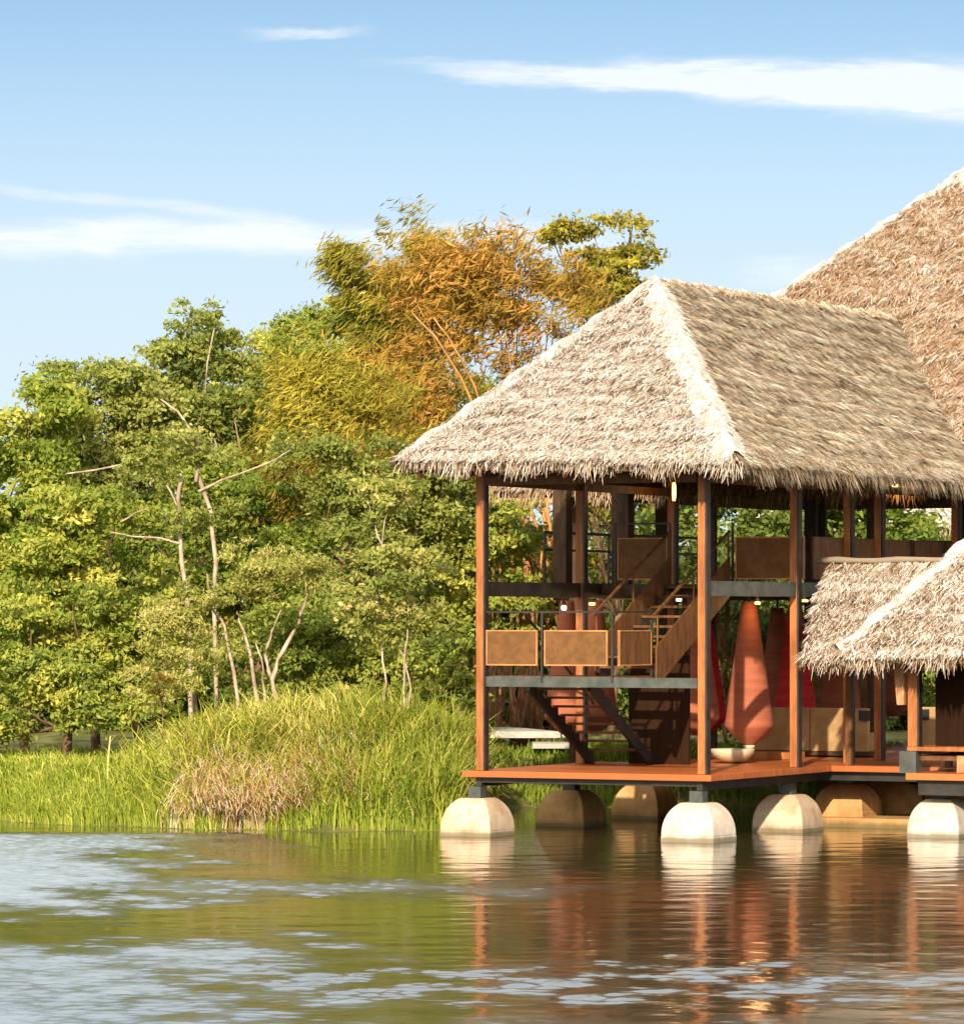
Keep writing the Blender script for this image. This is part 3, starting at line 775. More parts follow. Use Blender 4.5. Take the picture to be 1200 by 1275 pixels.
# ================================================================== WATERSIDE HUT AND WALKWAY ROOF
hut = thing('waterside_hut', P(4.3, -4.1, 0), 'low timber hut with bleached thatched pyramid roof at the right edge of the deck', 'hut', yaw=BYAW)
TZ = 2.93; HK = 2.5; HP = 1.08
tk = P(1.8 + HK, -1.55 - HK, TZ + HK * HP)
c1, c2, c3, c4 = P(1.8, -1.55, TZ), P(1.8, -1.55 - 2 * HK, TZ), P(1.8 + 2 * HK, -1.55 - 2 * HK, TZ), P(1.8 + 2 * HK, -1.55, TZ)
q = MB()
for a, b in ((c1, c2), (c2, c3), (c3, c4), (c4, c1)): slab_poly(q, [a, b, tk], .13)
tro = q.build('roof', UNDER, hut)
m_ = merge([strands(c1, c2, tk, tk, 3200, .22, .0165, .44, .2, seed=31), fringe(c1, c2, 270, .32, .018, .44, -_un, seed=32),
            strands(c2, c3, tk, tk, 500, .28, .03, .6, .2, seed=33), strands(c4, c1, tk, tk, 700, .28, .03, .6, .2, seed=34)])
mesh_np('thatch', m_[0], m_[1], THATCH_W, tro, tone=m_[2])
cap_strip(c1 + Vector((0, 0, .05)), tk + Vector((0, 0, .06)), .30, CAPM, tro, seed=35, h=.09, dens=220, blen=.12)
cap_strip(c2 + Vector((0, 0, .05)), tk + Vector((0, 0, .05)), .25, CAPM, tro, seed=36, h=.07, dens=300)
q = MB(); q.bar(P(1.84, -1.6, TZ - .09), P(1.84, -6.5, TZ - .09), .04, .13); q.bar(P(1.88, -1.6, TZ - .09), P(6.7, -1.6, TZ - .09), .04, .13); q.build('fascia_board', FASCIA, tro)
for (u, v) in ((2.7, -2.45), (2.7, -5.65), (5.9, -2.45), (5.9, -5.65)): post(u, v, 1.44, TZ + .3, hut, .16)
q = MB(); q.hexa([P(2.60, -2.32, 2.10), P(2.60, -2.20, 2.10), P(2.70, -2.20, 2.10), P(2.70, -2.32, 2.10),
                  P(2.60, -2.32, 2.85), P(2.60, -2.13, 2.85), P(2.70, -2.13, 2.85), P(2.70, -2.32, 2.85)]); q.build('bracket', FASCIA, hut)
q = MB(); q.box(2.62, 6.0, -5.8, -2.36, 1.37, 1.438); q.build('floor', WOOD_O, hut, bevel=.006)
q = MB(); q.box(2.80, 5.8, -5.7, -2.50, 1.22, 1.30); q.build('floor_beam', WOOD_M, hut)
q = MB(); q.box(2.60, 2.84, -2.52, -2.24, DZ - .02, 1.366); q.build('steel_pad', STEEL, hut)
q = MB(); q.box(3.2, 3.24, -5.6, -2.62, 1.445, 2.75); q.build('back_wall', CLAD, hut)
q = MB(); q.box(2.36, 4.9, -6.2, -2.44, DZ - .12, DZ - .012); q.build('deck', DECKM, hut, bevel=.008)
q = MB(); q.box(2.5, 4.8, -6.1, -2.6, DZ - .36, DZ - .125); q.build('deck_joists', STEELB, hut)
footing(3.05, -2.80, 0, hut, STONE, s=.88, ztop=DZ - .3, stubmat=STEELB)
footing(3.05, -6.1, 0, hut, STONE, s=.88, ztop=DZ - .3, stubmat=STEELB)

lk = thing('walkway_roof', P(4.3, -.9, 0), 'short gabled thatched roof over the walkway, between pavilion and hut', 'roof', yaw=BYAW)
w0, w1, rz = 3.05, 5.55, 4.37
l0, l1, lt0, lt1 = P(w0, -.42, 2.86), P(w0, -2.6, 2.84), P(4.30, -.34, rz), P(4.30, -3.3, rz)
q = MB(); slab_poly(q, [l0, l1, lt1, lt0], .14); slab_poly(q, [lt0, lt1, P(w1, -2.6, 2.84), P(w1, -.28, 2.84)], .14); lro = q.build('roof_frame', UNDER, lk)
m_ = merge([strands(l0, l1, lt0, lt1, 3200, .22, .0165, .44, .15, seed=41), fringe(l0, l1, 250, .28, .018, .42, -_un, seed=42),
            fringe(l0, lt0, 200, .16, .016, .5, _vn * .4, seed=43),
            strands(P(w1, -.28, 2.84), P(w1, -2.6, 2.84), lt0, lt1, 500, .28, .03, .5, .15, seed=44)])
mesh_np('thatch', m_[0], m_[1], THATCH_W, lro, tone=m_[2])
q = MB(); q.tube([P(4.28, -.15 - .35 * k, rz + .05 + .012 * math.sin(k * 1.7)) for k in range(9)], [.05 + .008 * math.sin(k * 2.1) for k in range(9)], 10)
q.build('ridge_pole', CAPM, lk, smooth=True)
q = MB()
for v in (-.45, -2.2):
    for u in (4.9,): q.box(u - .05, u + .05, v - .05, v + .05, DZ + .003, rz - .5)
q.build('posts', WOOD_M, lk)

# ================================================================== LANTERNS, LAMPS, FURNITURE
def lantern_protos():
    out = {}
    for nm, mat in (('terracotta', TERRA), ('crimson', REDC)):
        t = bpy.data.objects.new('cone_lantern', None); col.objects.link(t); roots[t.name] = Matrix.Identity(4)
        m = MB(); m.lathe((0, 0, 0), [(.08, .0), (.11, .02), (.24, .12), (.355, .25), (.385, .29), (.39, .32), (.382, .37), (.335, .72), (.265, 1.22), (.195, 1.72), (.14, 2.1), (.115, 2.28)], 36)
        s = m.build('shade', mat, t, smooth=True)
        m = MB(); m.lathe((0, 0, -.06), [(.07, 0), (.09, .03), (.09, .062)], 16); m.build('bottom_ring', CREAM, t, smooth=True)
        m = MB(); m.tube([(0, 0, 2.27), (0, 0, 2.45)], .02, 6); m.build('hanger', STEELB, t)
        out[nm] = t
    return out
protos = lantern_protos(); used_l = set()
def place_lantern(kind, x, d, ybot, ytop, label):
    src = protos[kind]
    if kind in used_l:
        r = src.copy(); col.objects.link(r)
        for c in src.children:
            n = c.copy(); col.objects.link(n); n.parent = r
    else: r = src; used_l.add(kind)
    b = px(x, ybot, d); t = px(x, ytop, d); s = (t.z - b.z) / 2.28
    r.location = b; r.scale = (s, s, s)
    tag(r, label, 'lantern', 'tall cone lanterns hung in the pavilion')
LANT = [('terracotta', 932.5, 73.5, 928, 749, 'large terracotta cone lantern hanging alone above the pale bowl table'),
        ('terracotta', 868, 76.0, 916, 752, 'terracotta cone lantern half hidden behind the corner post'),
        ('crimson', 876, 79.5, 917, 752, 'bright red cone lantern peeping out just behind the corner post'),
        ('crimson', 990, 79.0, 915, 752, 'bright red cone lantern behind the tan sofa'),
        ('terracotta', 968, 82.0, 914, 757, 'slim far terracotta cone lantern left of the second facade post'),
        ('terracotta', 1046, 80.5, 912, 754, 'terracotta cone lantern under the walkway roof, behind the sofa'),
        ('crimson', 1076, 84.5, 917, 756, 'dark red cone lantern beyond the walkway, beside the tan partition'),
        ('terracotta', 1112, 86.5, 892, 750, 'shaded terracotta cone lantern farthest right, behind the hut post'),
        ('terracotta', 706, 77.0, 915, 748, 'terracotta cone lantern behind the stair landing panels, leftmost of all'),
        ('terracotta', 741, 78.5, 912, 748, 'terracotta cone lantern behind the foot of the stair rail')]
for k, x, d, yb, yt, lb in LANT: place_lantern(k, x, d, yb, yt, lb)

EM, nt_, b_ = newmat('lit_lamp'); b_.inputs['Emission Color'].default_value = (1, .42, .10, 1); b_.inputs['Emission Strength'].default_value = 3
b_.inputs['Base Color'].default_value = (.8, .5, .3, 1)
EMW, nt_, b_ = newmat('lit_lamp_white'); b_.inputs['Emission Color'].default_value = (1, .74, .45, 1); b_.inputs['Emission Strength'].default_value = 2.5
lamp_specs = [(702, 757, 75.9, 'white lit lamp tube over the leftmost lantern', EMW, .045, .09, 4), (737, 752, 77.5, 'orange lit lamp behind the stair rail', EM, .06, .05, 4),
              (845, 747, 74.5, 'small white lamp shining under the stair flight', EMW, .05, .05, 4), (943, 751, 73.1, 'yellow spotlight at the tip of the large lantern', EM, .05, .05, 12),
              (1001, 748, 75.5, 'yellow lamp beside the second facade post', EM, .07, .04, 8), (839, 612, 75.0, 'slim orange lamp under the upper eave near the corner post', EM, .035, .32, 8),
              (1114, 607, 76.5, 'orange lamp under the eave above the walkway', EM, .05, .16, 10)]
for x, y, d, lb, mt, r_, h_, pw_ in lamp_specs:
    p = px(x, y, d); t = thing('ceiling_lamp', p, lb, 'lamp', 'small lit lamps in the pavilion')
    m = MB(); m.lathe(p - Vector((0, 0, h_ / 2)), [(r_ * .7, 0), (r_, h_ * .3), (r_, h_ * .8), (r_ * .6, h_)], 12); m.build('bulb', mt, t, smooth=True)
    m = MB(); m.lathe(p + Vector((0, 0, h_ / 2 + .002)), [(r_ * .7, 0), (r_ * .7, .05), (.02, .06), (.02, .12)], 10); m.build('fitting', STEELB, t)
    l = bpy.data.lights.new('lamp_glow', 'POINT'); l.energy = pw_ * .6; l.color = (1, .55, .22); l.shadow_soft_size = .15
    lo = bpy.data.objects.new('lamp_glow', l); col.objects.link(lo); lo.parent = t; lo.location = (0, -.14, -.05)

# low bowl table under the big lantern
p = px(912, 951, 73.3); p.z = DZ
t = thing('bowl_table', p, 'low pale bowl shaped table on the red deck below the large lantern', 'table')
m = MB(); m.lathe(p + Vector((0, 0, .02)), [(.16, 0), (.24, .03), (.34, .12), (.37, .20), (.36, .22), (.30, .225)], 32); m.build('bowl', CREAM, t, smooth=True)
m = MB(); m.lathe(p, [(.12, 0.001), (.14, .02)], 20); m.build('foot', WOOD_M, t)
# long low bench behind it
m = MB(); m.box(7.2, 7.9, 1.6, 3.1, DZ, DZ + .12)
tag(m.build('low_platform', WOOD_O, bevel=.01), 'low red timber platform behind the bowl table', 'platform')
# sofas
def sofa(u0, u1, v0, v1, h, label):
    t = thing('sofa', P((u0 + u1) / 2, (v0 + v1) / 2, DZ), label, 'sofa', 'tan sofas seen from behind')
    w = (v1 - v0)
    n = max(1, round(w / 1.1))
    for k in range(n):
        a = MB(); a.box(u0, u0 + .12, v0 + w * k / n + .006, v0 + w * (k + 1) / n - .006, DZ + .10, DZ + h); a.build('backrest', SOFA, t, bevel=.015)
    a = MB(); a.box(u0 + .125, u1, v0, v1, DZ + .10, DZ + .42); a.build('seat', SOFA, t, bevel=.02)
    a = MB(); a.box(u0 - .02, u1, v0 - .01, v1 + .01, DZ + .03, DZ + .097); a.build('base_rail', WOOD_D, t)
    for vv in (v0 + .06, v1 - .06):
        a = MB(); a.box(u0 - .035, u0 - .003, vv - .10, vv + .10, DZ + h - .22, DZ + h - .04); a.build('corner_bracket', STEELB, t)
sofa(8.7, 9.5, .75, 2.95, .86, 'long tan sofa seen from behind, past the second facade post')
sofa(10.2, 11.0, -.75, .35, .86, 'short tan sofa seen between the two close posts')
sofa(9.5, 10.3, -2.55, -1.5, .84, 'shaded tan sofa seen under the hut roof by its post')
cu = px(1199, 931, 69.8); cu.z = 1.442
t = thing('cushion_stool', cu, 'cream cushion standing on the hut floor at the right edge', 'cushion')
m = MB(); m.wbox(cu, .22, .3, .17, BYAW); m.build('cushion', CREAM, t, bevel=.05)
cb = px(1199, 958, 69.05); cb.z = DZ - .008
m = MB(); m.wbox(cb, .22, .14, .27, BYAW); tag(m.build('wooden_step', FASCIA, bevel=.01), 'pale wooden step block on the hut deck below the cushion', 'step')
# partitions deep inside
m = MB(); m.box(13.2, 13.3, 2.6, 4.4, DZ, 2.6); tag(m.build('bamboo_screen', WALLM), 'tan upright screen standing behind the far lanterns', 'screen')

# terrace slabs behind the left side
def wslab(x0, x1, y, d0, d1, th, name, label, cut=0.0):
    a = px(x0, y, d0); b = px(x1, y, d0); z = a.z
    m = MB(); m.hexa([Vector((a.x, d0, z - th)), Vector((b.x, d0, z - th)), Vector((b.x - cut, d1, z - th)), Vector((a.x, d1, z - th)),
                      Vector((a.x, d0, z)), Vector((b.x, d0, z)), Vector((b.x - cut, d1, z)), Vector((a.x, d1, z))])
    return tag(m.build(name, CONC, bevel=.01), label, 'terrace')
wslab(560, 698, 911, 84.5, 88, .13, 'concrete_terrace', 'pale concrete terrace slab beyond the pavilion, under the bamboo canes', .9)
wslab(663, 712, 926, 82.8, 84.0, .10, 'concrete_step', 'small pale concrete step in front of the terrace slab', .1)

# distant lodge seen through the upper floor
lg = thing('distant_lodge', px(1120, 960, 118), 'far thatched lodge with beige walls glimpsed through the upper storey', 'lodge')
g0 = Vector(((1120 - 600) * 118 / F, 118, .6))
m = MB(); m.wbox(g0, 7.0, 4, 5.6, R(8)); m.build('wall', FASCIA, lg)
m = MB(); m.wbox(g0 + Vector((.35, -2.3, 4.2)), .2, .2, 2.0, R(8)); m.wbox(g0 + Vector((-3, -2.3, 3)), .2, .2, 3.2, R(8)); m.build('post', WOOD_D, lg)
ra, rb_ = g0 + Vector((-4.2, -3.0, 5.35)), g0 + Vector((4.2, -2.4, 5.35)); rc, rd = g0 + Vector((-2.6, 0, 7.6)), g0 + Vector((2.6, .3, 7.6))
q = MB(); slab_poly(q, [ra, rb_, rd, rc], .15); slab_poly(q, [ra, rc, ra + Vector((0, 6, 0))], .15); slab_poly(q, [rb_, rb_ + Vector((0, 6, 0)), rd], .15); slab_poly(q, [rc, rd, rb_ + Vector((0, 6, 0)), ra + Vector((0, 6, 0))], .15)
lr_ = q.build('roof', THATCH_W, lg)
m_ = merge([strands(ra, rb_, rc, rd, 350, .35, .04, .7, .15, seed=51), fringe(ra, rb_, 70, .4, .04, .6, (0, -1, 0), seed=52)]); mesh_np('thatch', m_[0], m_[1], THATCH_W, lr_, tone=m_[2])

# ================================================================== VEGETATION
def leaf_quads(c, dirs, up, Ls, Ws, r):
    side = np.cross(dirs, up); side /= (np.linalg.norm(side, axis=1)[:, None] + 1e-9)
    h = Ls[:, None] / 2; w = Ws[:, None] / 2
    return np.stack([c - dirs * h, c + side * w, c + dirs * h, c - side * w], 1).reshape(-1, 3)
def crown(lobes, nclump, per, crad, leaf, mat_base, r, wind=(0, 0, 0), windk=0.0, flat=.6, aspect=.5, clump_stretch=None, bflat=.62):
    """lobes: list of (center xyz, (rx, ry, rz)); leaf clumps through each lobe, denser to its rim"""
    vol = np.array([l[1][0] * l[1][2] + .01 for l in lobes]); vol = vol ** .75; vol /= vol.sum()
    # boughs inside each lobe, leaf clumps on the upper and outer side of each bough: gaps stay open between boughs
    nb = max(3, nclump // 11)
    ids = r.choice(len(lobes), nb, p=vol)
    bd = r.normal(size=(nb, 3)); bd[:, 1] = -np.abs(bd[:, 1]) * .9 + .2; bd /= np.linalg.norm(bd, axis=1)[:, None]
    B = np.array([lobes[i][0] for i in ids]) + bd * (r.random(nb) ** .45)[:, None] * np.array([lobes[i][1] for i in ids]) * 1.04
    br = crad * 1.5 * r.uniform(.55, 1.35, nb); bt = r.normal(0, .11, nb)
    bid = r.integers(0, nb, nclump)
    d = r.normal(size=(nclump, 3)); d[:, 2] = d[:, 2] * .8 + .45; d /= np.linalg.norm(d, axis=1)[:, None]
    C = B[bid] + d * (br[bid] * r.random(nclump) ** .3)[:, None] * np.array([1.15, 1.0, bflat])
    crad = crad * .62
    # break the outline into sprays
    cr = crad * r.uniform(.55, 1.35, nclump)
    cid = np.repeat(np.arange(nclump), per); n = len(cid)
    off = r.normal(size=(n, 3)) * .5; off[:, 2] *= flat
    if clump_stretch is not None:
        w = np.array(clump_stretch, float); wl = np.linalg.norm(w); w /= wl
        off += w * (r.normal(size=n) * .5 * wl)[:, None]
    pos = C[cid] + off * cr[cid][:, None]
    dr = r.normal(size=(n, 3)) + d[cid] * .5; dr[:, 2] -= .25
    if windk: dr = dr * (1 - windk) + np.array(wind) * windk * 2
    dr /= np.linalg.norm(dr, axis=1)[:, None]
    up = r.normal(size=(n, 3)) * .6 + d[cid] * .9 + np.array([0, -.15, .45])
    Ls = leaf * r.uniform(.45, 1.65, n); Ws = Ls * aspect * r.uniform(.8, 1.2, n)
    V_ = leaf_quads(pos, dr, up, Ls, Ws, r)
    tn = mat_base + bt[bid][cid] + r.normal(0, .07, nclump)[cid] + r.normal(0, .09, n)
    return V_, np.arange(4 * n).reshape(-1, 4), np.clip(tn, 0, 1), C
def limb(mb, a, b, r0, r1, r, wob=.12, seg=5, sag=.0):
    a, b = Vector(a), Vector(b); Lh = (b - a).length; pts, rs = [], []
    for i in range(seg + 1):
        t = i / seg; w = math.sin(math.pi * t) * wob * Lh * .5
        pts.append(a.lerp(b, t) + Vector((r.normal() * w, r.normal() * w, r.normal() * w * .4 + math.sin(math.pi * t) * sag)))
        rs.append(r0 + (r1 - r0) * t)
    mb.tube(pts, rs, 6); return pts
def ground_z(x, y): return float(height(np.array([x]), np.array([y]))[0])
def tree(name, label, cat, d, basex, lobes_px, mat, nclump, per=55, crad=.42, leaf=.11, base=.5, seed=0, bark=BARKD, r0=.11, group=None, nlimb=14, zb=None, dy=1.5, **kw):
    r = np.random.default_rng(seed)
    bx_ = (basex - 600) * d / F; bz = ground_z(bx_, d) if zb is None else zb
    root = thing(name, (bx_, d, bz), label, cat, group)
    lobes = []
    for (x, y, hw, hh) in lobes_px:
        c = px(x, y, d + r.uniform(-.5, .5)); lobes.append((tuple(c), (hw * d / F, min(dy, hw * d / F * .9 + .3), hh * d / F)))
    V_, F_, T_, C = crown(lobes, nclump, per, crad, leaf, base, r, **kw)
    mb = MB(); b = Vector((bx_, d, bz - .1))
    top = Vector(np.mean([l[0] for l in lobes], axis=0)); tp = max(lobes, key=lambda l: l[0][2])[0]
    tr = limb(mb, b, Vector(tp), r0, r0 * .25, r, .07, 8)
    for k in range(nlimb):
        c = Vector(C[r.integers(len(C))]); i = min(8, max(2, int(8 * (c.z - bz) / (tp[2] - bz + .01) * r.uniform(.35, .75)))); limb(mb, tr[i], c, r0 * .35, .012, r, .14, 5)
    mb.build('trunk', bark, root, smooth=True)
    mesh_np('crown', V_, F_, mat, root, tone=T_)
    return root
TG = 'trees of the lakeside grove'
# far filler row
kinds = [(G3, 'dark'), (G1, 'mid green'), (G6, 'olive')]
for i in range(9):
    x = -40 + i * 160; top = [520, 500, 470, 470, 450, 500, 560, 575, 590][i]
    m, w = kinds[i % 3]
    lobes = [(x, (top + 780) / 2 + 20, 115, (780 - top) / 2), (x + 60, 780, 90, 130), (x - 60, 790, 90, 130), (x, 880, 120, 90)]
    if i == 8: continue
    where = ['beyond the left edge of the grove', 'behind the left broadleaf trees', 'behind the tree with the pale trunk', 'behind the olive tree crowns', 'behind the leaning bamboo', 'behind the first post of the pavilion',
             'seen through the stairs of the pavilion', 'seen between the lanterns', ''][i]
    tree('backdrop_tree', f'{w} dense bushy tree {where}', 'tree', 103 + (i % 3) * 2, x, lobes, m, 900, 60, .66, .15, .26, seed=100 + i, group='backdrop trees behind the grove', nlimb=5)
# left grove
tree('broadleaf_tree', 'bright green leafy tree at the left edge of the photo', 'tree', 84, 30, [(20, 560, 85, 65), (60, 520, 60, 45), (-30, 620, 80, 90), (60, 640, 80, 80), (0, 730, 90, 70)], G1, 520, 60, .42, .11, .52, 1, group=TG)
tree('broadleaf_tree', 'yellow green loose crowned tree with knobbly twig tips against the sky', 'tree', 87, 120, [(110, 500, 60, 40), (150, 530, 75, 60), (95, 470, 30, 14), (160, 478, 30, 16), (115, 600, 90, 70), (150, 670, 80, 60), (190, 500, 50, 40)], G2, 620, 60, .38, .10, .48, 2, group=TG)
tree('broadleaf_tree', 'tall airy tree with layered sprays against the sky, above the pale trunk', 'tree', 88, 250, [(235, 412, 38, 18), (205, 440, 42, 16), (280, 425, 45, 24), (250, 460, 75, 34), (230, 510, 85, 40), (270, 560, 90, 45), (215, 590, 70, 40), (330, 470, 40, 28)], G2, 620, 55, .36, .10, .42, 3, BARK, group=TG, nlimb=26)
tree('broadleaf_tree', 'olive round crowned tree left of the bamboo, touching the sky', 'tree', 91, 345, [(345, 425, 48, 28), (385, 440, 50, 36), (340, 500, 70, 60), (320, 580, 90, 70), (370, 640, 80, 70)], G1, 520, 60, .42, .11, .5, 4, group=TG)
tree('broadleaf_tree', 'deep green crown just under the leaning bamboo plume', 'tree', 93, 440, [(430, 395, 45, 24), (470, 390, 50, 28), (450, 450, 90, 60), (480, 520, 90, 70)], G3, 420, 60, .42, .11, .62, 5, group=TG)
tree('broadleaf_tree', 'dusky olive tree top standing just left of the thatched roof peak', 'tree', 97, 760, [(715, 335, 36, 36), (745, 345, 36, 36), (705, 300, 16, 18), (708, 292, 16, 14), (782, 300, 20, 28), (785, 288, 18, 14), (786, 290, 16, 12), (790, 350, 24, 40), (760, 380, 60, 40), (740, 440, 70, 60), (700, 540, 80, 90)], G6, 420, 55, .36, .11, .36, 6, group=TG, nlimb=20, dy=1.1)
tree('broadleaf_tree', 'dense green tree filling the middle of the grove behind the pale shrub', 'tree', 84, 330, [(330, 640, 80, 60), (260, 620, 60, 60), (300, 720, 110, 80), (390, 720, 90, 80), (200, 700, 80, 80), (420, 640, 60, 60)], G1, 640, 60, .40, .10, .44, 7, group=TG)
tree('broadleaf_tree', 'dark leafy tree between the grove and the first pavilion post', 'tree', 83, 560, [(560, 690, 60, 60), (600, 670, 60, 50), (622, 690, 36, 60), (540, 780, 80, 60), (500, 700, 60, 60), (620, 790, 60, 50)], G3, 560, 60, .38, .10, .66, 8, group=TG)
tree('broadleaf_tree', 'light green feathery tree under the bamboo, behind the twin pale stems', 'tree', 82, 480, [(470, 620, 70, 45), (430, 580, 60, 40), (500, 660, 60, 60), (440, 700, 60, 60), (540, 620, 50, 45)], G2, 560, 60, .36, .09, .46, 9, group=TG)
tree('broad_shrub', 'rounded dark green bush above the low grass at the left edge', 'shrub', 80, 90, [(40, 800, 80, 60), (110, 830, 80, 60), (10, 880, 70, 50), (130, 880, 60, 40), (70, 760, 70, 40)], G3, 560, 60, .34, .09, .60, 10, group=TG, nlimb=8)
tree('broad_shrub', 'mid green leafy bush beside the dark bush, left of the pale shrub', 'shrub', 81, 180, [(60, 690, 70, 50), (140, 740, 70, 60), (190, 800, 60, 60), (110, 660, 60, 50), (20, 740, 50, 60)], G1, 520, 60, .36, .10, .55, 11, group=TG, nlimb=8)
tree('broad_shrub', 'dark undergrowth bush behind the tall reeds, in the middle', 'shrub', 79, 430, [(400, 800, 70, 50), (470, 810, 60, 50), (540, 830, 50, 50), (340, 800, 60, 40), (430, 860, 120, 40)], G3, 480, 60, .34, .09, .5, 12, group=TG, nlimb=8)
tree('broad_shrub', 'shadowy bush seen between the lanterns, through the lower storey', 'shrub', 92, 960, [(900, 800, 60, 50), (960, 790, 60, 50), (1010, 810, 60, 60), (930, 870, 90, 50), (1080, 820, 60, 60), (820, 830, 60, 60)], G3, 520, 60, .5, .11, .1, 13, group=TG, nlimb=8)

# pale trunk with bare limbs
def bare(name, label, d, paths, radii, bark, cat='tree', leaves=None, mat=None, **kw):
    b = px(*paths[0][0], d); root = thing(name, (b.x, d, ground_z(b.x, d)), label, cat)
    mb = MB()
    for pth, (ra, rb) in zip(paths, radii):
        # smooth the traced limb
        pts = [px(x, y, d + .15 * math.sin(i * 2.1)) for i, (x, y) in enumerate(pth)]
        fine = []
        for i in range(len(pts) - 1):
            for k in range(3):
                t = k / 3; fine.append(pts[i].lerp(pts[i + 1], t) + Vector((rng.normal() * .012, rng.normal() * .02, 0)))
        fine.append(pts[-1]); n = len(fine)
        mb.tube(fine, [(ra + (rb - ra) * i / (n - 1)) * .8 for i in range(n)], 7)
    mb.build('trunk', bark, root, smooth=True)
    if leaves:
        r = np.random.default_rng(kw.pop('seed', 5)); lobes = [(tuple(px(x, y, d)), (hw * d / F, .6, hh * d / F)) for x, y, hw, hh in leaves]
        V_, F_, T_, C = crown(lobes, kw.pop('nclump', 150), kw.pop('per', 50), kw.pop('crad', .28), kw.pop('leaf', .08), kw.pop('base', .5), r, **kw)
        tw = MB()
        mesh_np('crown', V_, F_, mat, root, tone=T_)
    return root
bare('slender_tree', 'slender tree with straight pale trunk and bare side limbs in front of the grove', 79.5,
     [[(239, 945), (236, 800), (233, 745), (228, 700), (224, 655), (223, 620), (225, 590)], [(224, 677), (200, 670), (165, 668), (136, 662)], [(226, 640), (205, 600), (170, 575), (120, 585), (82, 590)],
      [(244, 600), (248, 570), (240, 540), (222, 512), (200, 497)], [(244, 560), (250, 545), (248, 530)], [(247, 612), (275, 598), (300, 590), (335, 576), (362, 560)], [(150, 650), (170, 638), (186, 632)], [(271, 945), (268, 760), (268, 700), (264, 640), (246, 590)]],
     [(.055, .045), (.03, .012), (.022, .02), (.05, .02), (.03, .01), (.035, .012), (.02, .01), (.05, .05)], BARK,
     leaves=[(235, 560, 50, 22), (200, 600, 55, 18), (255, 640, 50, 20), (190, 640, 50, 15), (170, 560, 50, 20), (300, 560, 50, 20)], mat=G2, nclump=120, per=45, base=.55)
bare('pale_shrub', 'pale yellow green shrub with several twisting bare stems above the reeds', 75.5,
     [[(345, 930), (345, 880), (338, 845), (352, 810), (372, 775), (382, 740), (390, 715)], [(338, 845), (330, 815), (340, 785), (350, 760)], [(318, 930), (318, 870), (313, 820), (305, 790), (298, 765)], [(296, 930), (296, 870), (288, 820), (280, 780), (262, 755), (258, 715)],
      [(330, 930), (330, 860), (325, 820), (318, 800)]],
     [(.07, .025), (.045, .015), (.055, .02), (.05, .02), (.04, .015)], BARK, 'shrub',
     leaves=[(230, 765, 50, 28), (285, 740, 60, 30), (340, 705, 60, 24), (210, 800, 40, 25), (300, 700, 50, 20), (380, 725, 30, 18), (250, 800, 50, 30), (215, 835, 40, 30), (195, 860, 30, 22)], mat=G4, nclump=330, per=60, crad=.26, leaf=.075, base=.48, aspect=.35, seed=6)
bare('young_tree', 'young tree with twin thin pale stems right of the reeds', 73.6,
     [[(506, 960), (505, 900), (512, 860), (505, 820), (490, 795)], [(479, 945), (478, 885), (480, 850), (474, 810), (476, 770), (474, 740)], [(506, 905), (502, 860), (506, 810), (508, 760), (505, 700)], [(474, 740), (470, 700), (478, 660), (484, 625)], [(476, 680), (462, 640), (455, 605)]],
     [(.03, .015), (.03, .016), (.028, .012), (.02, .01), (.02, .008)], BARK, 'tree',
     leaves=[(470, 660, 45, 28), (500, 720, 50, 35), (450, 740, 40, 35), (520, 770, 45, 35), (490, 620, 40, 25), (470, 790, 35, 22)], mat=G2, nclump=220, per=45, crad=.26, leaf=.085, base=.62, seed=7)
bare('dead_plant', 'short rusty brown dead plant at the left end of the reeds', 75.0, [[(202, 920), (201, 870), (204, 825)], [(201, 880), (196, 845), (197, 822)]], [(.02, .008), (.015, .006)], BARKD, 'plant',
     leaves=[(200, 845, 7, 22), (196, 870, 6, 20)], mat=G5, nclump=26, per=30, crad=.1, leaf=.05, base=.25, seed=8)

# bamboo
def bamboo(label, d, base_px, tips, lobes, mat, culm, nclump, per, seed, base=.5, wind=(-.7, 0, -.5), windk=.6, leaf=.17, crad=.5, radius=.04, stretch=(-.75, 0, .75), name='bamboo_clump', below=(0, 30)):
    r = np.random.default_rng(seed)
    bx_ = (base_px - 600) * d / F; root = thing(name, (bx_, d, ground_z(bx_, d)), label, 'bamboo')
    mb = MB()
    for k, (x, y) in enumerate(tips):
        t = px(x, y, d + r.uniform(-.6, .6)); b = Vector((bx_ + r.uniform(-.5, .5), d + r.uniform(-.5, .5), ground_z(bx_, d)))
        pts = []
        for i in range(13):
            s = i / 12; c = b.lerp(t, s); c.x = b.x + (t.x - b.x) * s ** 1.9; c.z = b.z + (t.z - b.z) * (1 - (1 - s) ** 1.25); pts.append(c)
        mb.tube(pts, [radius * (1 - .8 * i / 12) for i in range(13)], 6)
    mb.build('culms', culm, root, smooth=True)
    lb = [(tuple(px(x, y + 22, d + r.uniform(-.6, .6))), (hw * d / F, 1.0, hh * d / F)) for x, y, hw, hh in lobes]
    V_, F_, T_, C = crown(lb, nclump, per, crad, leaf, base, r, wind=wind, windk=windk, aspect=.16, clump_stretch=stretch, flat=.8, bflat=.95)
    mesh_np('foliage', V_, F_, mat, root, tone=T_)
    return root
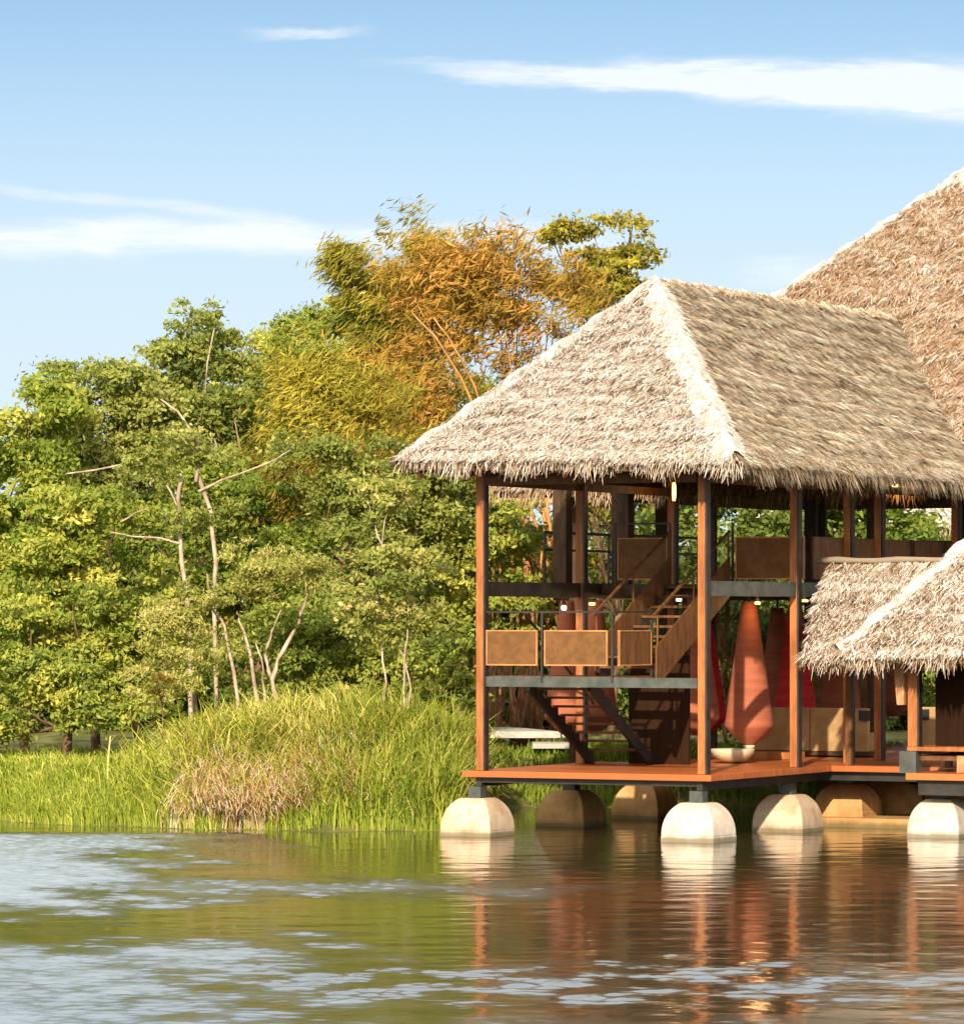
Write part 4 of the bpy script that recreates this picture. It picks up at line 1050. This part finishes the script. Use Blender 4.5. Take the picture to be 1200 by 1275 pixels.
bamboo('tall orange leaved bamboo clump behind the pavilion roof', 89.5, 640,
       [(620, 275), (650, 300), (590, 310), (700, 330), (560, 350), (680, 380), (520, 380), (740, 400), (610, 330), (640, 350), (540, 420)],
       [(620, 300, 36, 26), (650, 335, 45, 36), (585, 335, 40, 36), (540, 380, 40, 34), (680, 390, 60, 40), (610, 410, 80, 50), (550, 450, 60, 50), (650, 480, 80, 60), (720, 430, 60, 40), (560, 530, 80, 50), (500, 500, 40, 40), (600, 560, 60, 30), (520, 340, 30, 20), (560, 300, 30, 24), (470, 440, 40, 40), (450, 520, 50, 40), (700, 360, 40, 30)], G5, CULM, 640, 46, 61, base=.62, leaf=.19, windk=.42, crad=.46)
bamboo('windswept olive bamboo whose plumes lean left against the sky', 92, 560,
       [(395, 325), (430, 318), (515, 275), (545, 290), (480, 330), (500, 310), (570, 290)],
       [(405, 300, 20, 4), (405, 301, 22, 4), (400, 302, 16, 4), (432, 303, 20, 6), (432, 305, 18, 6), (442, 326, 18, 7), (448, 345, 20, 8), (515, 262, 20, 10), (540, 275, 20, 12), (520, 285, 20, 12), (545, 305, 30, 22), (480, 335, 28, 12), (575, 295, 20, 18), (500, 365, 50, 25), (455, 380, 30, 16), (560, 360, 50, 40), (500, 420, 70, 35)], G6, CULM, 430, 46, 62, base=.45, windk=.6, leaf=.18, crad=.34, radius=.03)
bamboo('yellow olive feathery bamboo in the middle of the grove', 86, 470,
       [(360, 440), (400, 410), (440, 430), (480, 450), (520, 470), (400, 470)],
       [(400, 450, 50, 40), (440, 470, 60, 45), (380, 500, 60, 50), (450, 530, 80, 50), (400, 570, 80, 40), (500, 560, 60, 50), (360, 540, 40, 40)], G6, CULM, 640, 50, 63, base=.45, windk=.42, leaf=.16, crad=.44)
bamboo('rusty brown bamboo thicket at the foot of the bamboo, above the dark bushes', 85, 520,
       [(450, 560), (500, 560), (400, 580)], [(400, 600, 40, 25), (520, 600, 50, 30), (560, 640, 40, 40), (470, 580, 60, 20)], G5, CULMD, 170, 60, 64, base=.28, windk=.45, leaf=.15)
# bare canes beside and behind the first post
r = np.random.default_rng(71)
for nm, lab, d, x0, x1, yb, yt, n, lean, mat, rad in (('bamboo_canes', 'thicket of bare reddish bamboo canes beyond the terrace slab', 88.5, 560, 700, 925, 820, 60, 26, CULMD, .035),
                                            ('bamboo_canes', 'leaning orange bamboo canes seen between the first two pavilion posts', 84.5, 655, 745, 800, 590, 12, -50, CULM, .06)):
    b = px((x0 + x1) / 2, yb, d); root = thing(nm, (b.x, d, ground_z(b.x, d)), lab, 'bamboo')
    mb = MB()
    for k in range(n):
        xx = r.uniform(x0, x1); dd = d + r.uniform(-.8, .8); t = px(xx + r.normal() * 14 + (lean if lean < 0 else r.choice([-1, 1]) * r.uniform(0, lean)), yt + r.uniform(-30, 30), dd); bb = px(xx, yb + 20, dd)
        m_ = bb.lerp(t, .5) + Vector((r.normal() * .08, 0, 0)); mb.tube([bb, m_, t], [rad, rad * .8, rad * .5], 6)
    mb.build('culms', mat, root, smooth=True)
bare('bamboo_canes', 'pair of thick orange canes leaning left high in the bamboo', 85.5, [[(612, 560), (575, 470), (540, 418), (512, 388)], [(618, 560), (590, 480), (565, 430), (540, 395)]], [(.04, .02), (.035, .02)], CULM, 'bamboo')
root = thing('hanging_vine', px(900, 940, 84), 'tangle of dry brown vines hanging left of the large lantern', 'vine')
mb = MB()
for k in range(15):
    x0 = r.uniform(884, 935); pts = []
    for i in range(8): pts.append(px(x0 + (902 - x0) * (i / 7) ** .6 + r.normal() * 3, 745 + i * 26 * (1 if k < 3 else r.uniform(.5, .95)), 84 + r.uniform(-.2, .2)))
    mb.tube(pts, .028 if k < 2 else .012, 5)
mb.build('stems', VINE, root, smooth=True)

# grasses
def grass(name, label, n, xr, yr, hmin, hmax, width, mat, seed, dens=None, lean=(0, 0), spreadk=.5, droop=.6, base=.5, tuft=0.0):
    r = np.random.default_rng(seed)
    X = r.uniform(*xr, n); Y = r.uniform(*yr, n)
    if tuft:
        k = max(20, n // 60); cx, cy = r.uniform(*xr, k), r.uniform(*yr, k); i = r.integers(0, k, n); X = cx[i] + r.normal(0, tuft, n); Y = cy[i] + r.normal(0, tuft, n); tt = r.normal(0, .19, k)[i]; hs_ = r.uniform(.7, 1.25, k)[i]
    else: tt = 0; hs_ = 1
    m = (Y - shore_y(X)) > -.03
    if dens is not None: m &= r.random(n) < dens(X, Y)
    X, Y = X[m], Y[m]
    if tuft: tt = tt[m]; hs_ = hs_[m]
    n = len(X); Z = height(X, Y) - .03
    H = r.uniform(hmin, hmax, n) * hs_; az = r.uniform(0, 2 * np.pi, n)
    out = np.stack([np.cos(az), np.sin(az), np.zeros(n)], 1) * r.uniform(0, spreadk, n)[:, None] + np.array([lean[0], lean[1], 0])
    up = np.array([0, 0, 1.0])
    p0 = np.stack([X, Y, Z], 1)
    d0 = up + out * .45; d0 /= np.linalg.norm(d0, axis=1)[:, None]
    p1 = p0 + d0 * (H * .45)[:, None]
    d1 = up * (1 - droop * .5) + out * 1.1; d1 /= np.linalg.norm(d1, axis=1)[:, None]
    p2 = p1 + d1 * (H * .33)[:, None]
    d2 = up * (.7 - droop * r.uniform(.3, 1.6, n))[:, None] + out * 1.6; d2 /= np.linalg.norm(d2, axis=1)[:, None]
    p3 = p2 + d2 * (H * .28)[:, None]
    fz = r.uniform(-.6, .6, n); side = np.stack([np.cos(fz), np.sin(fz), np.zeros(n)], 1); w = (width * r.uniform(.6, 1.4, n))[:, None]
    V_ = np.stack([p0 - side * w * .5, p0 + side * w * .5, p1 + side * w * .5, p1 - side * w * .5, p2 + side * w * .38, p2 - side * w * .38, p3 + side * w * .08, p3 - side * w * .08], 1).reshape(-1, 3)
    b = (np.arange(n) * 8)[:, None]
    F_ = np.concatenate([b + np.array([0, 1, 2, 3]), b + np.array([3, 2, 4, 5]), b + np.array([5, 4, 6, 7])], 1).reshape(-1, 4)
    tone = np.clip(base + r.normal(0, .16, n) + tt, 0, 1)
    o = mesh_np(name, V_, F_, mat, None, tone=np.repeat(tone, 3), origin=(float(X.mean()), float(Y.mean()), 0))
    return tag(o, label, 'grass', kind='stuff')
bumpf = lambda X, Y: np.exp(-((X + 2.7) / 1.7) ** 2 - ((Y - 75.0) / 2.4) ** 2)
grass('reed_grass', 'tall yellow green reed grass covering the mound', 42000, (-6.3, .2), (71.4, 78), .45, 1.05, .022, GR3, 81, dens=lambda X, Y: .15 * np.clip((X + 5.4) / .6, .1, 1) + np.clip(bumpf(X, Y) * 1.6, 0, 1) + np.clip((X + 1.6) / 1.0, 0, .8), lean=(-.15, -.15), tuft=.2, base=.55, droop=.95, spreadk=.8)
grass('reed_grass', 'tall arching clumps of reed on the crown of the mound', 11000, (-5.2, -1.0), (72.6, 76.5), .6, 1.15, .026, GR3, 88, dens=lambda X, Y: np.clip(bumpf(X, Y) * 1.5, 0, 1), lean=(-.1, -.1), tuft=.12, base=.66, droop=.9, spreadk=.75)
grass('reed_grass', 'upright green reeds along the water beside the first stone footing', 9000, (-2.8, .15), (71.3, 74.5), .45, 1.2, .022, GR1, 82, dens=lambda X, Y: np.clip((X + 2.8) / 1.9, 0, .8), lean=(.0, -.1), spreadk=.6, droop=.6, tuft=.16, base=.55)
grass('dry_grass', 'fallen pinkish straw grass on the face of the mound', 15000, (-5.0, -2.0), (71.6, 73.6), .5, .95, .022, GR2, 83, dens=lambda X, Y: np.exp(-((X + 4.0) / .85) ** 2 - ((Y - 72.4) / .6) ** 2) * 1.3 + .08, lean=(.25, -.75), spreadk=.8, droop=1.25, tuft=.16, base=.72)
grass('dry_grass', 'scattered dry straw stalks among the reeds', 5000, (-5.0, .1), (71.6, 77), .6, 1.05, .016, GR2, 84, dens=lambda X, Y: .6 + 0 * X, lean=(-.05, -.1), spreadk=.6, droop=.8, base=.45)
grass('shore_grass', 'short bright green grass along the waterline', 26000, (-9.5, -.2), (71.2, 75.5), .16, .42, .018, GR1, 85, dens=lambda X, Y: np.exp(-np.maximum(Y - shore_y(X) - .8, 0) * 1.3), lean=(-.05, -.1), base=.58)
grass('meadow_grass', 'low green grass at the left edge below the bushes', 42000, (-11, -4.2), (73.4, 82), .12, .32, .022, GR1, 86, lean=(-.08, -.1), tuft=.2, base=.66)
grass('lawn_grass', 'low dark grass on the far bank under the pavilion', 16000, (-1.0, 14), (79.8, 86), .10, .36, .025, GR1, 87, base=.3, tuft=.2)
